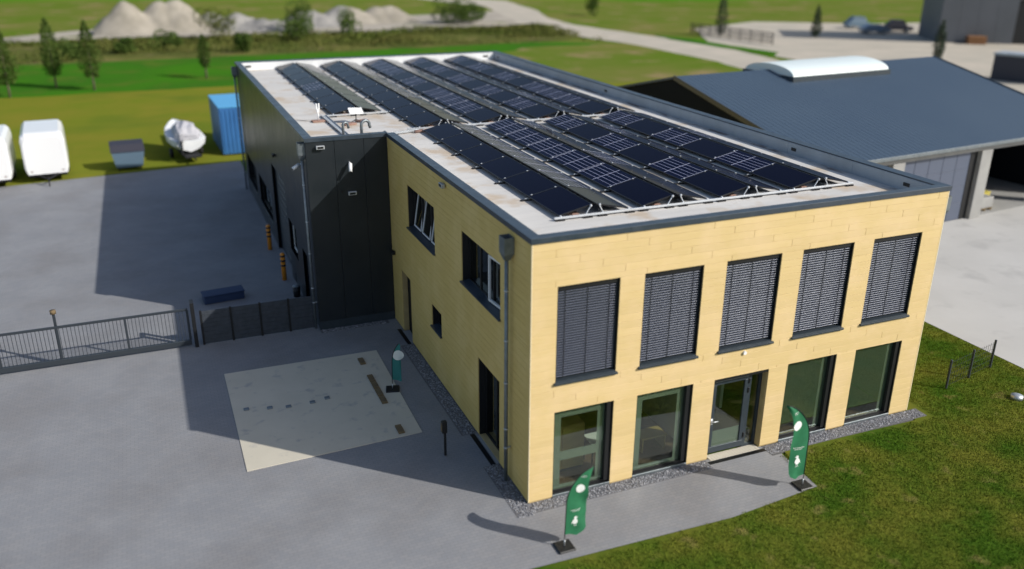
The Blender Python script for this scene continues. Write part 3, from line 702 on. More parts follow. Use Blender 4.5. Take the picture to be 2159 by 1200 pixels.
array(x_(3),YF,6,LF,'BGBGBG','BBBBGB','front row of solar panels, second from the right parapet, alternating black and gridded',3)
array(x_(4),YF,6,LF,'BGBGBG','BBBGBB','front row of solar panels nearest the right-hand metal parapet',4)
array(x_(0)-.02,18.1,8,LB,'BBBGBBBB','BBBBBBBB','short rear row of solar panels behind the white dish, only one gridded module',5)
array(x_(1),YB,10,LB,'B'*10,'BBBGGGBBBB','rear row of solar panels, second from the left, all black on its left slope',6)
array(x_(2),YB,10,LB,'BGGGBGBGGG','BBBBBBBBBB','middle rear row of solar panels ending in three gridded modules and a black one',7)
array(x_(3),YB,10,LB,'BGBGBGBGBG','BBGBBBBGBB','rear row of solar panels, second from the right parapet, regularly alternating modules',8)
array(x_(4),YB,10,LB,'BGGGBGBGBG','BBBBBBBBBB','rear row of solar panels nearest the right-hand metal parapet',9)
def railthing(x0,x1,y,label,feet):
    a=thing('mounting_rail',label,'rail',((x0+x1)/2,y,0),0,'long aluminium rails at the row ends'); h=(x1-x0)/2
    MB().bbox(-h,h,-.03,.03,RZ+.045,RZ+.10,.006).build('rail_profile',MT['silver'],a)
    for f in feet: 
        for d in (-.09,0,.09): MB().bbox(f-(x0+x1)/2+d-.035,f-(x0+x1)/2+d+.035,-.06,.06,RZ,RZ+.045,.006).build('rubber_foot',MT['dark'],a)
ft=[x_(k)+d for k in (1,2,3,4) for d in (0,.78,1.2,2.0)]
railthing(x_(1)-.15,x_(4)+2.12,YF-.06,'long silver rail across the near ends of the front panel rows',ft)
railthing(x_(1)-.45,x_(4)+2.1,YB-.08,'silver rail in the gap between front and rear panel rows',ft)
railthing(x_(0)-.25,x_(0)+2.2,18.02,'short silver rail under the near end of the short rear row',[x_(0)+d for d in (0,.8,1.2,2.0)])
# white dish on a tripod
d=thing('satellite_dish','flat white rectangular satellite dish on a short mast on the roof','satellite dish',(-.09,16.56,RZ))
X=Matrix.Translation((.0,0,.46))@Matrix.Rotation(R(28),4,'X')@Matrix.Rotation(R(4),4,'Y')
MB().bbox(-.27,.27,-.18,.18,-.015,.015,.008,0,X).build('dish_panel',MT['white'],d); MB().tube([(0,0,.08),(0,0,.45)],.018,8).build('mast',MT['dark'],d)
m=MB()
for an in (200,330,90): m.tube([(0,0,.14),(.33*math.cos(R(an)),.33*math.sin(R(an)),.02)],.012,6)
m.build('tripod',MT['dark'],d)
for k,(x,y,rz,lb) in enumerate(((-.42,16.25,.3,'reddish paver weighing down the dish tripod, left of its mast'),(.18,16.72,.5,'reddish paver half hidden behind the dish tripod'),(-1.42,17.25,.1,'reddish paver carrying the slim white antenna'))):
    o=MB().bbox(-.24,.24,-.14,.14,0,.07,.01).build('concrete_paver',MT['brick']); o.location=(x,y,RZ+.001); o.rotation_euler=(0,0,rz); tag(o,lb,'paver','reddish pavers used as roof ballast')
d=thing('antenna','slim white antenna with box housing standing on a paver near the roof edge','antenna',(-1.40,17.25,RZ+.07))
MB().tube([(0,0,0),(0,0,.33)],.022,10).build('mast',MT['white'],d,True); MB().bbox(-.05,.05,-.04,.04,.28,.42,.01).build('base_housing',MT['white'],d)
MB().bbox(-.075,-.02,-.025,.025,.40,.64,.008).build('antenna_fin',MT['white'],d); MB().bbox(.02,.075,-.025,.025,.40,.64,.008).build('antenna_fin',MT['white'],d)
def goose(x,y,h,r,curl,label):
    d=thing('cable_gooseneck',label,'pipe',(x,y,RZ),0,'grey gooseneck pipes at the wing parapet'); pts=[(0,0,0),(0,0,h)]
    rad=curl
    for k in range(1,9):
        t=math.pi*k/8*1.05; pts.append((rad-rad*math.cos(t),.25*(rad-rad*math.cos(t)),h+rad*math.sin(t)))
    pts.append((pts[-1][0]+.03,pts[-1][1],h-.12)); MB().tube(pts,r,12).build('bent_pipe',MT['zinc'],d,True); MB().tube([(0,0,0),(0,0,.05)],r*1.5,14).build('pipe_collar',MT['dark'],d,True)
goose(-1.32,13.1,.62,.045,.09,'straighter left-hand grey gooseneck pipe behind the wing coping')
goose(-.68,13.1,.58,.055,.15,'right-hand grey gooseneck pipe curling over behind the wing coping')
def tray(a,b,w_,label,slots=True):
    a=Vector(a);b=Vector(b);L=(b-a).length; d=thing('cable_tray',label,'cable tray',a,math.atan2((b-a).y,(b-a).x),'galvanised cable trays on the roof')
    m=MB(); m.box(0,L,-w_/2,w_/2,.03,.035); m.box(0,L,-w_/2,-w_/2+.006,.035,.085); m.box(0,L,w_/2-.006,w_/2,.035,.085); m.build('tray_channel',MT['galv'],d)
    m=MB(); n=int(L/.14)
    for k in range(n): m.box(k*.14,k*.14+.05,-w_/2+.01,w_/2-.01,.036,.045)
    m.build('tray_rungs',MT['silver'],d,kind='stuff')
    for k in range(int(L/1.5)+1): MB().box(min(L-.1,k*1.5),min(L-.1,k*1.5)+.1,-w_/2-.02,w_/2+.02,0,.03).build('rubber_foot',MT['dark'],d)
tray((-1.02,18.3,RZ),(-1.0,13.3,RZ),.2,'galvanised cable tray running from the short panel row to the gooseneck pipes')
tray((-.75,13.55,RZ),(1.75,14.15,RZ),.16,'galvanised cable tray leading along the inner corner to the panel rows')
o=MB().tube([(1.45,13.85,RZ+.06),(2.05,13.98,RZ+.06)],.055,12).build('conduit_roll',MT['brick'],None,True); tag(o,'short brown corrugated conduit lying at the end of the cable tray','conduit')
m=MB(); pts=[Vector((-1.35,17.3,RZ+.012)),Vector((-.9,17.2,RZ+.012)),Vector((-.5,16.6,RZ+.012)),Vector((-.1,16.55,RZ+.02))]; m.tube(pts,.008,6); o=m.build('roof_cable',MT['dark']); tag(o,'thin black cable trailing between antenna and dish','cable')

# ------------------------------------------------------------------ gravel and grass
def icos():
    t=(1+5**.5)/2; v=np.array([(-1,t,0),(1,t,0),(-1,-t,0),(1,-t,0),(0,-1,t),(0,1,t),(0,-1,-t),(0,1,-t),(t,0,-1),(t,0,1),(-t,0,-1),(-t,0,1)],float); v/=np.linalg.norm(v[0])
    f=np.array([(0,11,5),(0,5,1),(0,1,7),(0,7,10),(0,10,11),(1,5,9),(5,11,4),(11,10,2),(10,7,6),(7,1,8),(3,9,4),(3,4,2),(3,2,6),(3,6,8),(3,8,9),(4,9,5),(2,4,11),(6,2,10),(8,6,7),(9,8,1)]); return v,f
def bulk(name,V,F,m,kind='stuff',parent=None,loc=None):
    me=bpy.data.meshes.new(name); n=len(F); k=F.shape[1]
    me.vertices.add(len(V)); me.vertices.foreach_set('co',V.astype(np.float32).ravel())
    me.loops.add(n*k); me.loops.foreach_set('vertex_index',F.astype(np.int32).ravel())
    me.polygons.add(n); me.polygons.foreach_set('loop_start',np.arange(0,n*k,k,dtype=np.int32)); me.polygons.foreach_set('loop_total',np.full(n,k,dtype=np.int32))
    me.materials.append(m); me.update(calc_edges=True)
    o=link(name,me,parent,loc)
    if kind: o['kind']=kind
    return o
rng=np.random.default_rng(5)
def stones(name,rects,dens,m,z0=-.02,smin=.012,smax=.027):
    V0,F0=icos(); Vs=[];Fs=[];b=0
    for (xa,xb,ya,yb) in rects:
        n=int((xb-xa)*(yb-ya)*dens)
        for _ in range(n):
            p=np.array([rng.uniform(xa,xb),rng.uniform(ya,yb),z0+rng.uniform(0,.03)]); sc=rng.uniform(smin,smax)*rng.uniform(.7,1.3,3); a=rng.uniform(0,6.28)
            v=V0*rng.uniform(.8,1.2,(12,1))*sc; v=np.stack([v[:,0]*np.cos(a)-v[:,1]*np.sin(a),v[:,0]*np.sin(a)+v[:,1]*np.cos(a),v[:,2]],1)+p
            Vs.append(v);Fs.append(F0+b);b+=12
    return bulk(name,np.concatenate(Vs),np.concatenate(Fs),m)
G1=[(-.0,5.2,-.38,-.02),(.66,2.28,-.02,.04),(7.05,12.6,-.42,-.02),(-.44,-.02,-.45,1.93),(-.40,-.02,3.64,9.9),(-2.7,-.42,12.02,12.28)]
for (a,b,c,d) in ((-.46,5.2,-.40,0),(7.06,12.7,-.44,0),(-.46,0,0,1.93),(-.46,0,3.64,9.97),(-2.78,-.3,12.02,12.3)):
    o=MB().box(a,b,c,d,-.08,.006).build('gravel_bed',MT['gravelbed']); o['kind']='structure'
o=stones('gravel',G1,1700,MT['stone']); o['label']='grey gravel strip around the foot of the yellow building'; o['category']='gravel'
def blades(name,n,inside,box,h0,h1,m,label):
    P=np.stack([rng.uniform(box[0],box[1],n),rng.uniform(box[2],box[3],n)],1); P=P[inside(P[:,0],P[:,1])]; n=len(P)
    a=rng.uniform(0,6.28,n); h=rng.uniform(h0,h1,n); wd=rng.uniform(.006,.014,n); lean=rng.normal(0,.35,(n,2))*h[:,None]
    c,s=np.cos(a)*wd,np.sin(a)*wd; V=np.zeros((n,3,3)); V[:,0,:2]=P+np.stack([c,s],1); V[:,1,:2]=P-np.stack([c,s],1); V[:,2,:2]=P+lean
    V[:,:2,2]=-.012; V[:,2,2]=h
    o=bulk(name,V.reshape(-1,3),np.arange(3*n).reshape(-1,3),m); o['label']=label; o['category']='grass'; return o
def in_lawn(x,y):
    front=np.where(x<4.4,-2.42-(x-4.4)*0-.02,np.where(x<7.2,-2.42+(x-4.4)*.1,-.62))
    front=front+.05*np.sin(x*7)+.05*np.sin(x*17.3+1)+rng.uniform(-.04,.05,len(x))
    a=(x>-1.6)&(x<18.05)&(y<front); b=(x>12.9)&(x<18.05)&(y>=-.6); return a|b
blades('grass',420000,in_lawn,(-2,18.1,-11,12),.02,.055,MT['blade'],'short patchy lawn in front of and beside the building')

# ------------------------------------------------------------------ flags
def flag(label,loc,H,curl,side,cloth,full=True,rz=0):
    d=thing('beach_flag',label,'flag',loc,rz,'feather flags around the building')
    MB().bbox(-.21,.21,-.21,.21,0,.055,.02).build('base_plate',MT['black'],d)
    MB().tube([(0,0,.05),(0,0,.22)],.018,10).build('base_spigot',MT['galv'],d,True)
    zb=.36; N=22; spine=[]
    for k in range(N+1):
        t=k/N; z=zb+(H-zb)*t; c=curl*max(0,(t-.45)/.55)**2.3; spine.append(Vector((side*(c+.04*t),.0,z-.10*max(0,(t-.8)/.2)**2*(1 if curl>.3 else .3))))
    MB().tube([(0,0,.15),(0,0,zb)]+spine,[.012]*(N+3),8).build('pole',MT['black'],d,True)
    # cloth: spine edge to free edge
    def free(t): 
        wv=.50*min(1,(1-t)*2.3)**.6+.02
        if t<.06: wv*=.55+.45*t/.06
        return wv
    nu=8; V=[]; 
    def P(t,u,off=0.0):
        f=t*N; i=min(N-1,int(f)); p=spine[i].lerp(spine[i+1],f-i)
        wv=free(t); x=p.x+side*(wv*u) if curl<=.3 or True else p.x
        if t>.45: x=p.x+side*(wv*u)*(1) 
        x=min(x,side*(curl+.09)) if side>0 else max(x,side*(curl+.09))
        y=.030*math.sin(9*t+5*u)*u+.012*math.sin(25*t+3*u)*u
        return Vector((x,y+off,p.z-.07*u*(1-t)))
    for k in range(N+1):
        for j in range(nu+1): V.append(P(k/N,j/nu))
    F=[(k*(nu+1)+j,k*(nu+1)+j+1,(k+1)*(nu+1)+j+1,(k+1)*(nu+1)+j) for k in range(N) for j in range(nu)]
    cl=MB().add(V,F).build('flag_cloth',cloth,d,True)
    def patch(pts,name):      # print patch projected on cloth: pts in (x along width m, z m) local
        m=MB()
        V=[]
        for (px,pz) in pts:
            t=(pz-zb)/(H-zb); f=t*N; i=min(N-1,max(0,int(f))); p=spine[i].lerp(spine[i+1],f-i); u=(px-p.x*side)/max(.05,free(t))
            q=P(t,u,-.006); V.append((side*px,q.y,pz))
        c=Vector((sum(v[0] for v in V),sum(v[1] for v in V),sum(v[2] for v in V)))/len(V)
        if len(V)>8: m.add([c]+V,[(0,1+k,1+(k+1)%len(V)) for k in range(len(V))])
        else: m.add(V,[tuple(range(len(V)))])
        return m
    prints=MB()
    def addp(pts):
        q=patch(pts,''); prints.add(q.v,q.f)
    if full:
        s=H/2.1
        cx=.26*s; 
        C=lambda cx,cz,r,n=20,sy=1:[(cx+r*math.cos(2*math.pi*k/n),cz+sy*r*math.sin(2*math.pi*k/n)) for k in range(n)]
        addp(C(cx+.09*s,1.50*s,.105*s))
        # seagull silhouette
        bx,bz=.24*s,.66*s
        addp(C(bx,bz,.062*s,16,1.15)); addp(C(bx+.012*s,bz+.105*s,.034*s,14)); addp([(bx+.04*s,bz+.115*s),(bx+.075*s,bz+.10*s),(bx+.04*s,bz+.09*s)])
        addp([(bx-.025*s,bz+.05*s),(bx+.035*s,bz+.05*s),(bx+.03*s,bz+.1*s),(bx-.015*s,bz+.1*s)]); addp([(bx-.06*s,bz+.02*s),(bx-.02*s,bz+.0*s),(bx-.09*s,bz-.06*s)])
        for q in (-.022,.02): addp([(bx+q*s,bz-.11*s),(bx+(q+.008)*s,bz-.11*s),(bx+(q+.008)*s,bz-.06*s),(bx+q*s,bz-.06*s)]); addp([(bx+q*s-.01*s,bz-.12*s),(bx+q*s+.03*s,bz-.12*s),(bx+q*s+.02*s,bz-.108*s),(bx+q*s,bz-.108*s)])
        # two thin lines of small print
        for r_,(a,b) in enumerate(((.12,.37),(.16,.34))):
            x=a
            while x<b: addp([(x*s,(.97-.035*r_)*s),((x+.016)*s,(.97-.035*r_)*s),((x+.016)*s,(.984-.035*r_)*s),(x*s,(.984-.035*r_)*s)]); x+=.023
        # linked hexagon emblem
        for (hx,hz) in ((.40,1.80),(.455,1.80)):
            for k in range(6):
                a0,a1=math.pi/3*k,math.pi/3*(k+1); p0=(hx*s+.03*s*math.cos(a0),hz*s+.03*s*math.sin(a0)); p1=(hx*s+.03*s*math.cos(a1),hz*s+.03*s*math.sin(a1)); q0=(hx*s+.023*s*math.cos(a0),hz*s+.023*s*math.sin(a0)); q1=(hx*s+.023*s*math.cos(a1),hz*s+.023*s*math.sin(a1))
                addp([p0,p1,q1,q0])
    else:
        C=lambda cx,cz,r,n=20,sy=1:[(cx+r*math.cos(2*math.pi*k/n),cz+sy*r*math.sin(2*math.pi*k/n)) for k in range(n)]
        addp(C(.22,H-.42,.17))
    prints.build('flag_print',MT['gw'],d,True)
    return d
flag('green feather flag curving to the right on a black base before the left front window',(.11,-1.84,0),2.13,.62,1,MT['green'])
flag('green feather flag curving to the left at the grass edge right of the entrance',(6.85,-1.94,0),2.62,.78,-1,MT['green'])
flag('small teal banner with a white round top standing in the building shade',(-1.55,7.0,0),1.6,.2,1,MT['teal'],False,R(-15))

# ------------------------------------------------------------------ small yard things
def bollard(loc,label):
    d=thing('bollard',label,'bollard',loc,0,'orange bollards by the dark wing')
    MB().tube([(0,0,0),(0,0,1.12),(0,0,1.16)],[.095,.095,.07],20).build('post',MT['orange'],d,True)
    for z in (.60,.80,1.0): MB().tube([(0,0,z),(0,0,z+.08)],.097,20).build('black_band',MT['blackp'],d,True)
    return d
bollard((-3.17,17.86,0),'orange bollard with black bands, nearer to the camera by the dark wing')
bollard((-3.18,21.95,0),'orange bollard with black bands, farther from the camera by the roller door')
d=thing('litter_bin','small black bin with grey lid against the foot of the dark wing','bin',(-3.0,15.85,0))
MB().tube([(0,0,0),(0,0,.42)],[.13,.15],16).build('bin_body',MT['black'],d,True); MB().tube([(0,0,.42),(0,0,.47)],[.16,.12],16).build('lid',MT['zinc'],d,True)
d=thing('meter_post','slim black post with a box head on the paving before the side wall','post',(-1.20,2.87,0))
MB().bbox(-.03,.03,-.03,.03,0,1.0,.005).build('post',MT['black'],d); MB().bbox(-.09,.05,-.07,.07,.72,1.06,.01).build('box_head',MT['black'],d); MB().box(-.10,-.091,-.05,.05,.78,1.0).build('brown_plate',MT['rust'],d)
d=thing('blue_pallet_box','low blue plastic box lying behind the dark screen','box',(-5.7,16.6,0),.1)
MB().bbox(-.75,.75,-.3,.3,0,.30,.03).build('box_body',MT['bluedull'],d); MB().bbox(-.78,.78,-.33,.33,.30,.36,.02).build('lid',MT['bluedull'],d)
# sliding gate
FY=12.65
g=thing('sliding_gate','long low grey steel sliding gate with upright bars across the yard','gate',(-12,FY,0))
mb=MB()
MB().bbox(-9,4.9,-.06,.06,.06,.24,.01).build('bottom_beam',MT['fence'],g); MB().bbox(-9,4.9,-.03,.03,1.32,1.40,.008).build('top_rail',MT['fence'],g)
bar=shared(MB().box(-.008,.008,-.008,.008,.24,1.32),'bar',MT['fence'])
for k in range(122): inst('bar',bar,g,(-8.95+k*.114,0,0))
for x in (-7.0,-4.95,-2.9,-.85,.9,2.93,4.88): MB().bbox(x-.035,x+.035,-.032,.032,.24,1.32,.006).build('gate_post',MT['fence'],g)
MB().bbox(-9,4.9,-.012,.012,.242,.55,.004).build('kick_plate',MT['fence'],g) if False else None
for (x,h,lb) in ((-11.12,1.9,'slim gate post with a lamp on top, left of the gate middle'),):
    d=thing('gate_lamp_post',lb,'post',(x,FY+.16,0)); MB().bbox(-.04,.04,-.04,.04,0,h-.12,.006).build('post',MT['fence'],d); MB().tube([(0,0,h-.12),(0,0,h)],.09,14).build('lamp_head',MT['rust'],d,True)
d=thing('gate_portal','dark steel guide portal where the sliding gate meets the screen','post',(-6.95,FY,0))
for y in (-.14,.14): MB().bbox(-.06,.06,y-.05,y+.05,0,1.55,.008).build('portal_post',MT['black'],d)
MB().bbox(-.06,.06,-.19,.19,1.55,1.63,.008).build('cross_beam',MT['black'],d)
s=thing('privacy_screen','dark grey boarded screen between the gate and the dark wing','fence',(-2.79,FY-.05,0))
for k in range(2):
    pass
L=3.92; n=4
for k in range(n+1): MB().bbox(-L*k/n-.035,-L*k/n+.035,-.035,.035,0,1.27,.006).build('post',MT['black'],s) if k else None
for k in range(n):
    for r_ in range(8): MB().bbox(-L*(k+1)/n+.036,-L*k/n-.036,-.018,.018,.03+r_*.152,.03+r_*.152+.147,.004).build('screen_board',MT['screen'],s)

# ------------------------------------------------------------------ neighbouring hall
hth,hx,hy,he,hr,hD,hW=.095,19.32,12.66,4.05,6.50,10.44,20.3
H=thing('workshop_hall','grey workshop hall with a blue-grey pitched roof and wide door bays','building',(hx,hy,0),hth)
m=MB(); t=.14
def roofslab(y0,z0,y1,z1,x0,x1,nm,mt,th=.12):
    mb=MB(); mb.add([(x0,y0,z0),(x1,y0,z0),(x1,y1,z1),(x0,y1,z1),(x0,y0,z0-th),(x1,y0,z0-th),(x1,y1,z1-th),(x0,y1,z1-th)],[(0,1,2,3),(4,7,6,5),(0,4,5,1),(1,5,6,2),(2,6,7,3),(3,7,4,0)]); return mb.build(nm,mt,H)
r1=roofslab(-.3,he-.07,hD,hr,0,hW,'roof',MT['roofblue']); r2=roofslab(hD,hr,2*hD+.3,he-.07,0,hW,'roof',MT['roofblue'])
for par,(ya,za,yb,zb) in ((r1,(-.3,he-.07,hD,hr)),):
    k=0; x=.0
    mb=MB()
    while x<=hW+.01:
        mb.add([(x,ya,za+.001),(x+.03,ya,za+.001),(x+.03,yb,zb+.001),(x,yb,zb+.001),(x,ya,za+.007),(x+.03,ya,za+.007),(x+.03,yb,zb+.007),(x,yb,zb+.007)],[(4,5,6,7),(0,4,7,3),(1,2,6,5),(0,1,5,4)]); x+=.333
    mb.build('roof_ribs',MT['roofblue'],par,kind='stuff')
for xx in (-.06,hW):
    v=[(xx,-.32,he-.25),(xx+.06,-.32,he-.25),(xx,-.32,he+.0),(xx+.06,-.32,he+.0),(xx,hD,hr-.18),(xx+.06,hD,hr-.18),(xx,hD,hr+.06),(xx+.06,hD,hr+.06)]
    MB().add(v,[(0,1,3,2),(2,3,7,6),(0,2,6,4),(1,5,7,3),(0,4,5,1),(4,6,7,5)]).build('verge_trim',MT['anth'],H)
MB().bbox(0,hW,-.36,-.3,he-.22,he-.05,.01).build('gutter',MT['zinc'],H)
MB().prism([(0,0),(2*hD,0),(2*hD,he-.1),(hD,hr-.13),(0,he-.1)],0,.12,0,Matrix(((0,0,1,.1),(1,0,0,0),(0,1,0,0),(0,0,0,1)))).build('gable_wall',MT['hallwall'],H)
MB().prism([(0,0),(2*hD,0),(2*hD,he-.1),(hD,hr-.13),(0,he-.1)],0,.12,0,Matrix(((0,0,1,hW-.2),(1,0,0,0),(0,1,0,0),(0,0,0,1)))).build('gable_wall',MT['hallwall'],H)
MB().box(.3,hW-.3,2*hD-.2,2*hD-.05,0,he-.15).build('rear_wall',MT['hallwall'],H); MB().box(.23,hW-.21,.2,2*hD-.21,-.03,.01).build('hall_floor',MT['hallcol'],H)
MB().bbox(.24,hW-.22,-.02,.28,he-.52,he-.19,.01).build('lintel_beam',MT['hallcol'],H)
cols=[.6,5.2,11.6,17.9]
for c in cols: MB().bbox(c-.42,c+.42,-.05,.35,0,he-.521,.02).build('column',MT['hallcol'],H)
bays=[(1.02,4.78,True),(5.62,11.18,True),(12.02,17.48,False)]
for a,b,cl in bays:
    if cl:
        bb=b-.5 if b>6 else b
        q=MB().box(a,bb,.20,.24,0,.02).build('folding_door',MT['halldoor'],H); n=max(3,int((bb-a)/.95))
        for k in range(n):
            for r_ in range(4): MB().bbox(a+(bb-a)*k/n+.01,a+(bb-a)*(k+1)/n-.01,.20,.25,.03+r_*.868,.03+r_*.868+.858,.008).build('door_panel',MT['halldoor'],q)
        if b>6: MB().box(bb,b,.18,.30,0,he-.52).build('door_jamb',MT['black'],H)
sk=thing('roof_skylight','white barrel-vaulted skylight astride the ridge of the neighbouring hall roof','skylight',(hx,hy,0),hth)
m=MB(); N=14; a0,a1=6.6,14.0; v=[]
for x in (a0,a1):
    for k in range(N+1):
        t=math.pi*k/N; v.append((x,hD-1.9*math.cos(t),hr-.20+.52*math.sin(t)))
f=[(k,k+1,N+1+k+1,N+1+k) for k in range(N)]+[tuple(range(N+1))[::-1],tuple(range(N+1,2*N+2))]
m.add(v,f); m.build('vault',MT['skyl'],sk,False); MB().box(a0-.1,a1+.1,hD-2.0,hD+2.0,hr-.55,hr-.19).build('upstand_kerb',MT['anth'],sk)
# things in the open bay
def hl(u,v): return (hx+u*math.cos(hth)-v*math.sin(hth), hy+u*math.sin(hth)+v*math.cos(hth))
d=thing('pallet_stack','grey wrapped load on a pallet in the open bay of the hall','pallet',(*hl(13.2,.9),.01),hth)
MB().bbox(-.6,.6,-.4,.4,.14,.72,.04).build('wrapped_load',MT['hallcol'],d)
for q in (-.5,0,.5): MB().box(q-.06,q+.06,-.4,.4,0,.10).build('pallet_block',MT['rust'],d)
MB().box(-.6,.6,-.4,.4,.10,.139).build('pallet_deck',MT['rust'],d)
d=thing('yellow_crate','yellow crate beside the wrapped pallet in the open hall bay','crate',(*hl(13.95,1.3),.01),hth); MB().bbox(-.3,.3,-.25,.25,0,.75,.03).build('crate_body',MT['yellow'],d); MB().bbox(-.32,.32,-.27,.27,.75,.80,.01).build('crate_lid',MT['yellow'],d)
d=thing('workbench','dark workbench with a grey machine deep in the open hall bay','workbench',(*hl(14.6,3.2),.01),hth); MB().bbox(-1.4,1.2,-.4,.4,.8,.88,.01).build('bench_top',MT['dark'],d); MB().bbox(-.4,.5,-.3,.3,.881,1.7,.05).build('machine',MT['hallcol'],d)
for p in (-1.3,1.1): MB().box(p-.05,p+.05,-.35,.35,0,.8).build('leg',MT['dark'],d)

# ------------------------------------------------------------------ things at the back of the yard
def trailer(label,loc,rz,w_,L,h,cat='caravan'):
    d=thing('white_caravan',label,cat,loc,rz,'white caravans parked along the meadow')
    m=MB(); prof=[(-w_/2+.08,.5),(w_/2-.08,.5),(w_/2,.8),(w_/2,h-.5),(w_/2-.07,h-.18),(w_/2-.25,h),(-w_/2+.25,h),(-w_/2+.07,h-.18),(-w_/2,h-.5),(-w_/2,.8)]
    n=len(prof); st=[(0,.90),(.12,.97),(.4,1),(L-.4,1),(L-.12,.97),(L,.90)]; v=[];f=[]
    for y,s in st: v+=[(x*s,y,.5+(z-.5)*s) for x,z in prof]
    for i in range(len(st)-1):
        for k in range(n): f.append((i*n+k,i*n+(k+1)%n,(i+1)*n+(k+1)%n,(i+1)*n+k))
    f+= [tuple(range(n)),tuple((len(st)-1)*n+k for k in range(n))[::-1]]
    m.add(v,f); m.build('caravan_body',MT['vanw'],d)
    MB().bbox(-w_/2+.15,w_/2-.15,.15,L-.15,.32,.5,.03).build('chassis',MT['dark'],d)
    for sx in (-1,1):
        for yy in (L*.55,): 
            wm=MB().tube([(sx*(w_/2-.28),yy,.33),(sx*(w_/2-.06),yy,.33)],.33,20).build('wheel',MT['dark'],d,True); MB().tube([(sx*(w_/2-.06),yy,.33),(sx*(w_/2-.05),yy,.33)],.18,16).build('rim',MT['galv'],wm)
    MB().bbox(-w_/2+.3,w_/2-.3,-.015,.01,1.5,h-.75,.01).build('rear_window',MT['glass_d'],d) if False else None
    m=MB(); m.tube([(-.5,.1,.42),(0,-1.0,.42)],.04,8); m.tube([(.5,.1,.42),(0,-1.0,.42)],.04,8); m.tube([(0,-1.0,.0),(0,-1.0,.55)],.035,8); m.build('drawbar',MT['dark'],d)
    for sx in (-1,1): MB().bbox(sx*(w_/2-.35)-.08,sx*(w_/2-.35)+.08,-.0,.03,.62,.72,.01).build('tail_lamp',MT['brick'],d)
    return d
trailer('white caravan parked at the meadow edge, the right-hand one of the pair',(-13.25,38.6,0),R(4),2.3,4.6,2.85)
trailer('white caravan at the meadow edge, cut by the left picture edge',(-16.1,37.9,0),R(3),2.3,4.8,2.8)
d=thing('waste_container','blue-grey waste container with a dark lid at the meadow edge','container',(-8.95,40.1,0),R(3))
v=[(-.75,-.05,.18),(.75,-.05,.18),(.75,1.1,.18),(-.75,1.1,.18),(-.92,-.22,1.15),(.92,-.22,1.15),(.92,1.3,1.35),(-.92,1.3,1.35)]
MB().add(v,[(0,3,2,1),(4,5,6,7),(0,1,5,4),(1,2,6,5),(2,3,7,6),(3,0,4,7)]).build('container_body',MT['bin_'],d)
v=[(-.96,-.26,1.152),(.96,-.26,1.152),(.96,1.34,1.352),(-.96,1.34,1.352),(-.94,.2,1.52),(.94,.2,1.52),(.94,1.1,1.62),(-.94,1.1,1.62)]
MB().add(v,[(0,3,2,1),(4,5,6,7),(0,1,5,4),(1,2,6,5),(2,3,7,6),(3,0,4,7)]).build('lid',MT['lid'],d)
for x in (-.6,.6):
    for y in (.05,1.0): MB().tube([(x-.05,y,.09),(x+.05,y,.09)],.09,14).build('castor',MT['dark'],d,True)
d=thing('covered_boat','boat on a trailer under a crumpled pale tarpaulin by the meadow','boat',(-5.3,41.0,0),R(8))
v=[];f=[]
for y,wd,kz,tz in ((0,.85,.62,1.32),(.5,1.05,.55,1.38),(2.2,1.12,.55,1.45),(3.6,.85,.62,1.6),(4.6,.42,.85,1.75),(5.1,.05,1.3,1.85)):
    v+=[(0,y,kz),(.55*wd,y,kz+.16),(.92*wd,y,kz+.42),(wd,y,tz),(.93*wd,y,tz+.02),(0,y,tz-.06),(-.93*wd,y,tz+.02),(-wd,y,tz),(-.92*wd,y,kz+.42),(-.55*wd,y,kz+.16)]
for i in range(5):
    for k in range(10): f.append((i*10+k,i*10+(k+1)%10,(i+1)*10+(k+1)%10,(i+1)*10+k))
f+=[tuple(range(10)),tuple(50+k for k in range(10))[::-1]]
MB().add(v,f).build('hull',MT['membw'],d)
v=[];f=[]
for y,wd,h in ((.25,.60,.30),(.6,.80,.72),(1.3,.74,.95),(2.2,.66,.88),(3.2,.55,.45),(4.2,.25,.22)):
    for q in range(9):
        a=math.pi*q/8; v.append((-wd*math.cos(a)*(1+.06*math.sin(7*a+y*3)),y+.04*math.sin(5*a),1.36+h*math.sin(a)**.55*(1+.07*math.sin(9*a+y*5))))
for i in range(5):
    for k in range(8): f.append((i*9+k,(i+1)*9+k,(i+1)*9+k+1,i*9+k+1))
f.append(tuple(range(9)))
MB().add(v,f).build('tarpaulin_cover',MT['tarp'],d)
MB().bbox(-.5,.5,-.6,3.6,.35,.48,.02).build('trailer_frame',MT['dark'],d); MB().tube([(0,-.5,.4),(0,-1.3,.38)],.05,8).build('drawbar',MT['dark'],d)
MB().bbox(-.72,-.38,-.35,.1,1.35,1.95,.08).build('outboard_motor',MT['tarp'],d); MB().bbox(-.60,-.50,-.2,-.02,.5,1.35,.02).build('motor_leg',MT['dark'],d)
for sx in (-1,1): MB().tube([(sx*.82,1.8,.3),(sx*1.0,1.8,.3)],.3,18).build('wheel',MT['dark'],d,True)
d=thing('blue_container','tall blue steel container with sunlight painted light blue on its roof behind the dark wing','container',(-2.0,42.0,0),R(2))
mb=MB(); MB().bbox(-1.35,1.6,0,5.2,.05,3.05,.04).build('container_body',MT['blue'],d); MB().bbox(-1.38,1.63,-.03,5.23,3.051,3.13,.02).build('container_roof',MT['bluesunlit'],d)  # roof takes a lighter blue: sunlight on the top put into the colour
for k in range(11): MB().bbox(-1.2+k*.26,-1.08+k*.26,-.035,-.001,.2,2.9,.008).build('corrugation',MT['blue'],d)

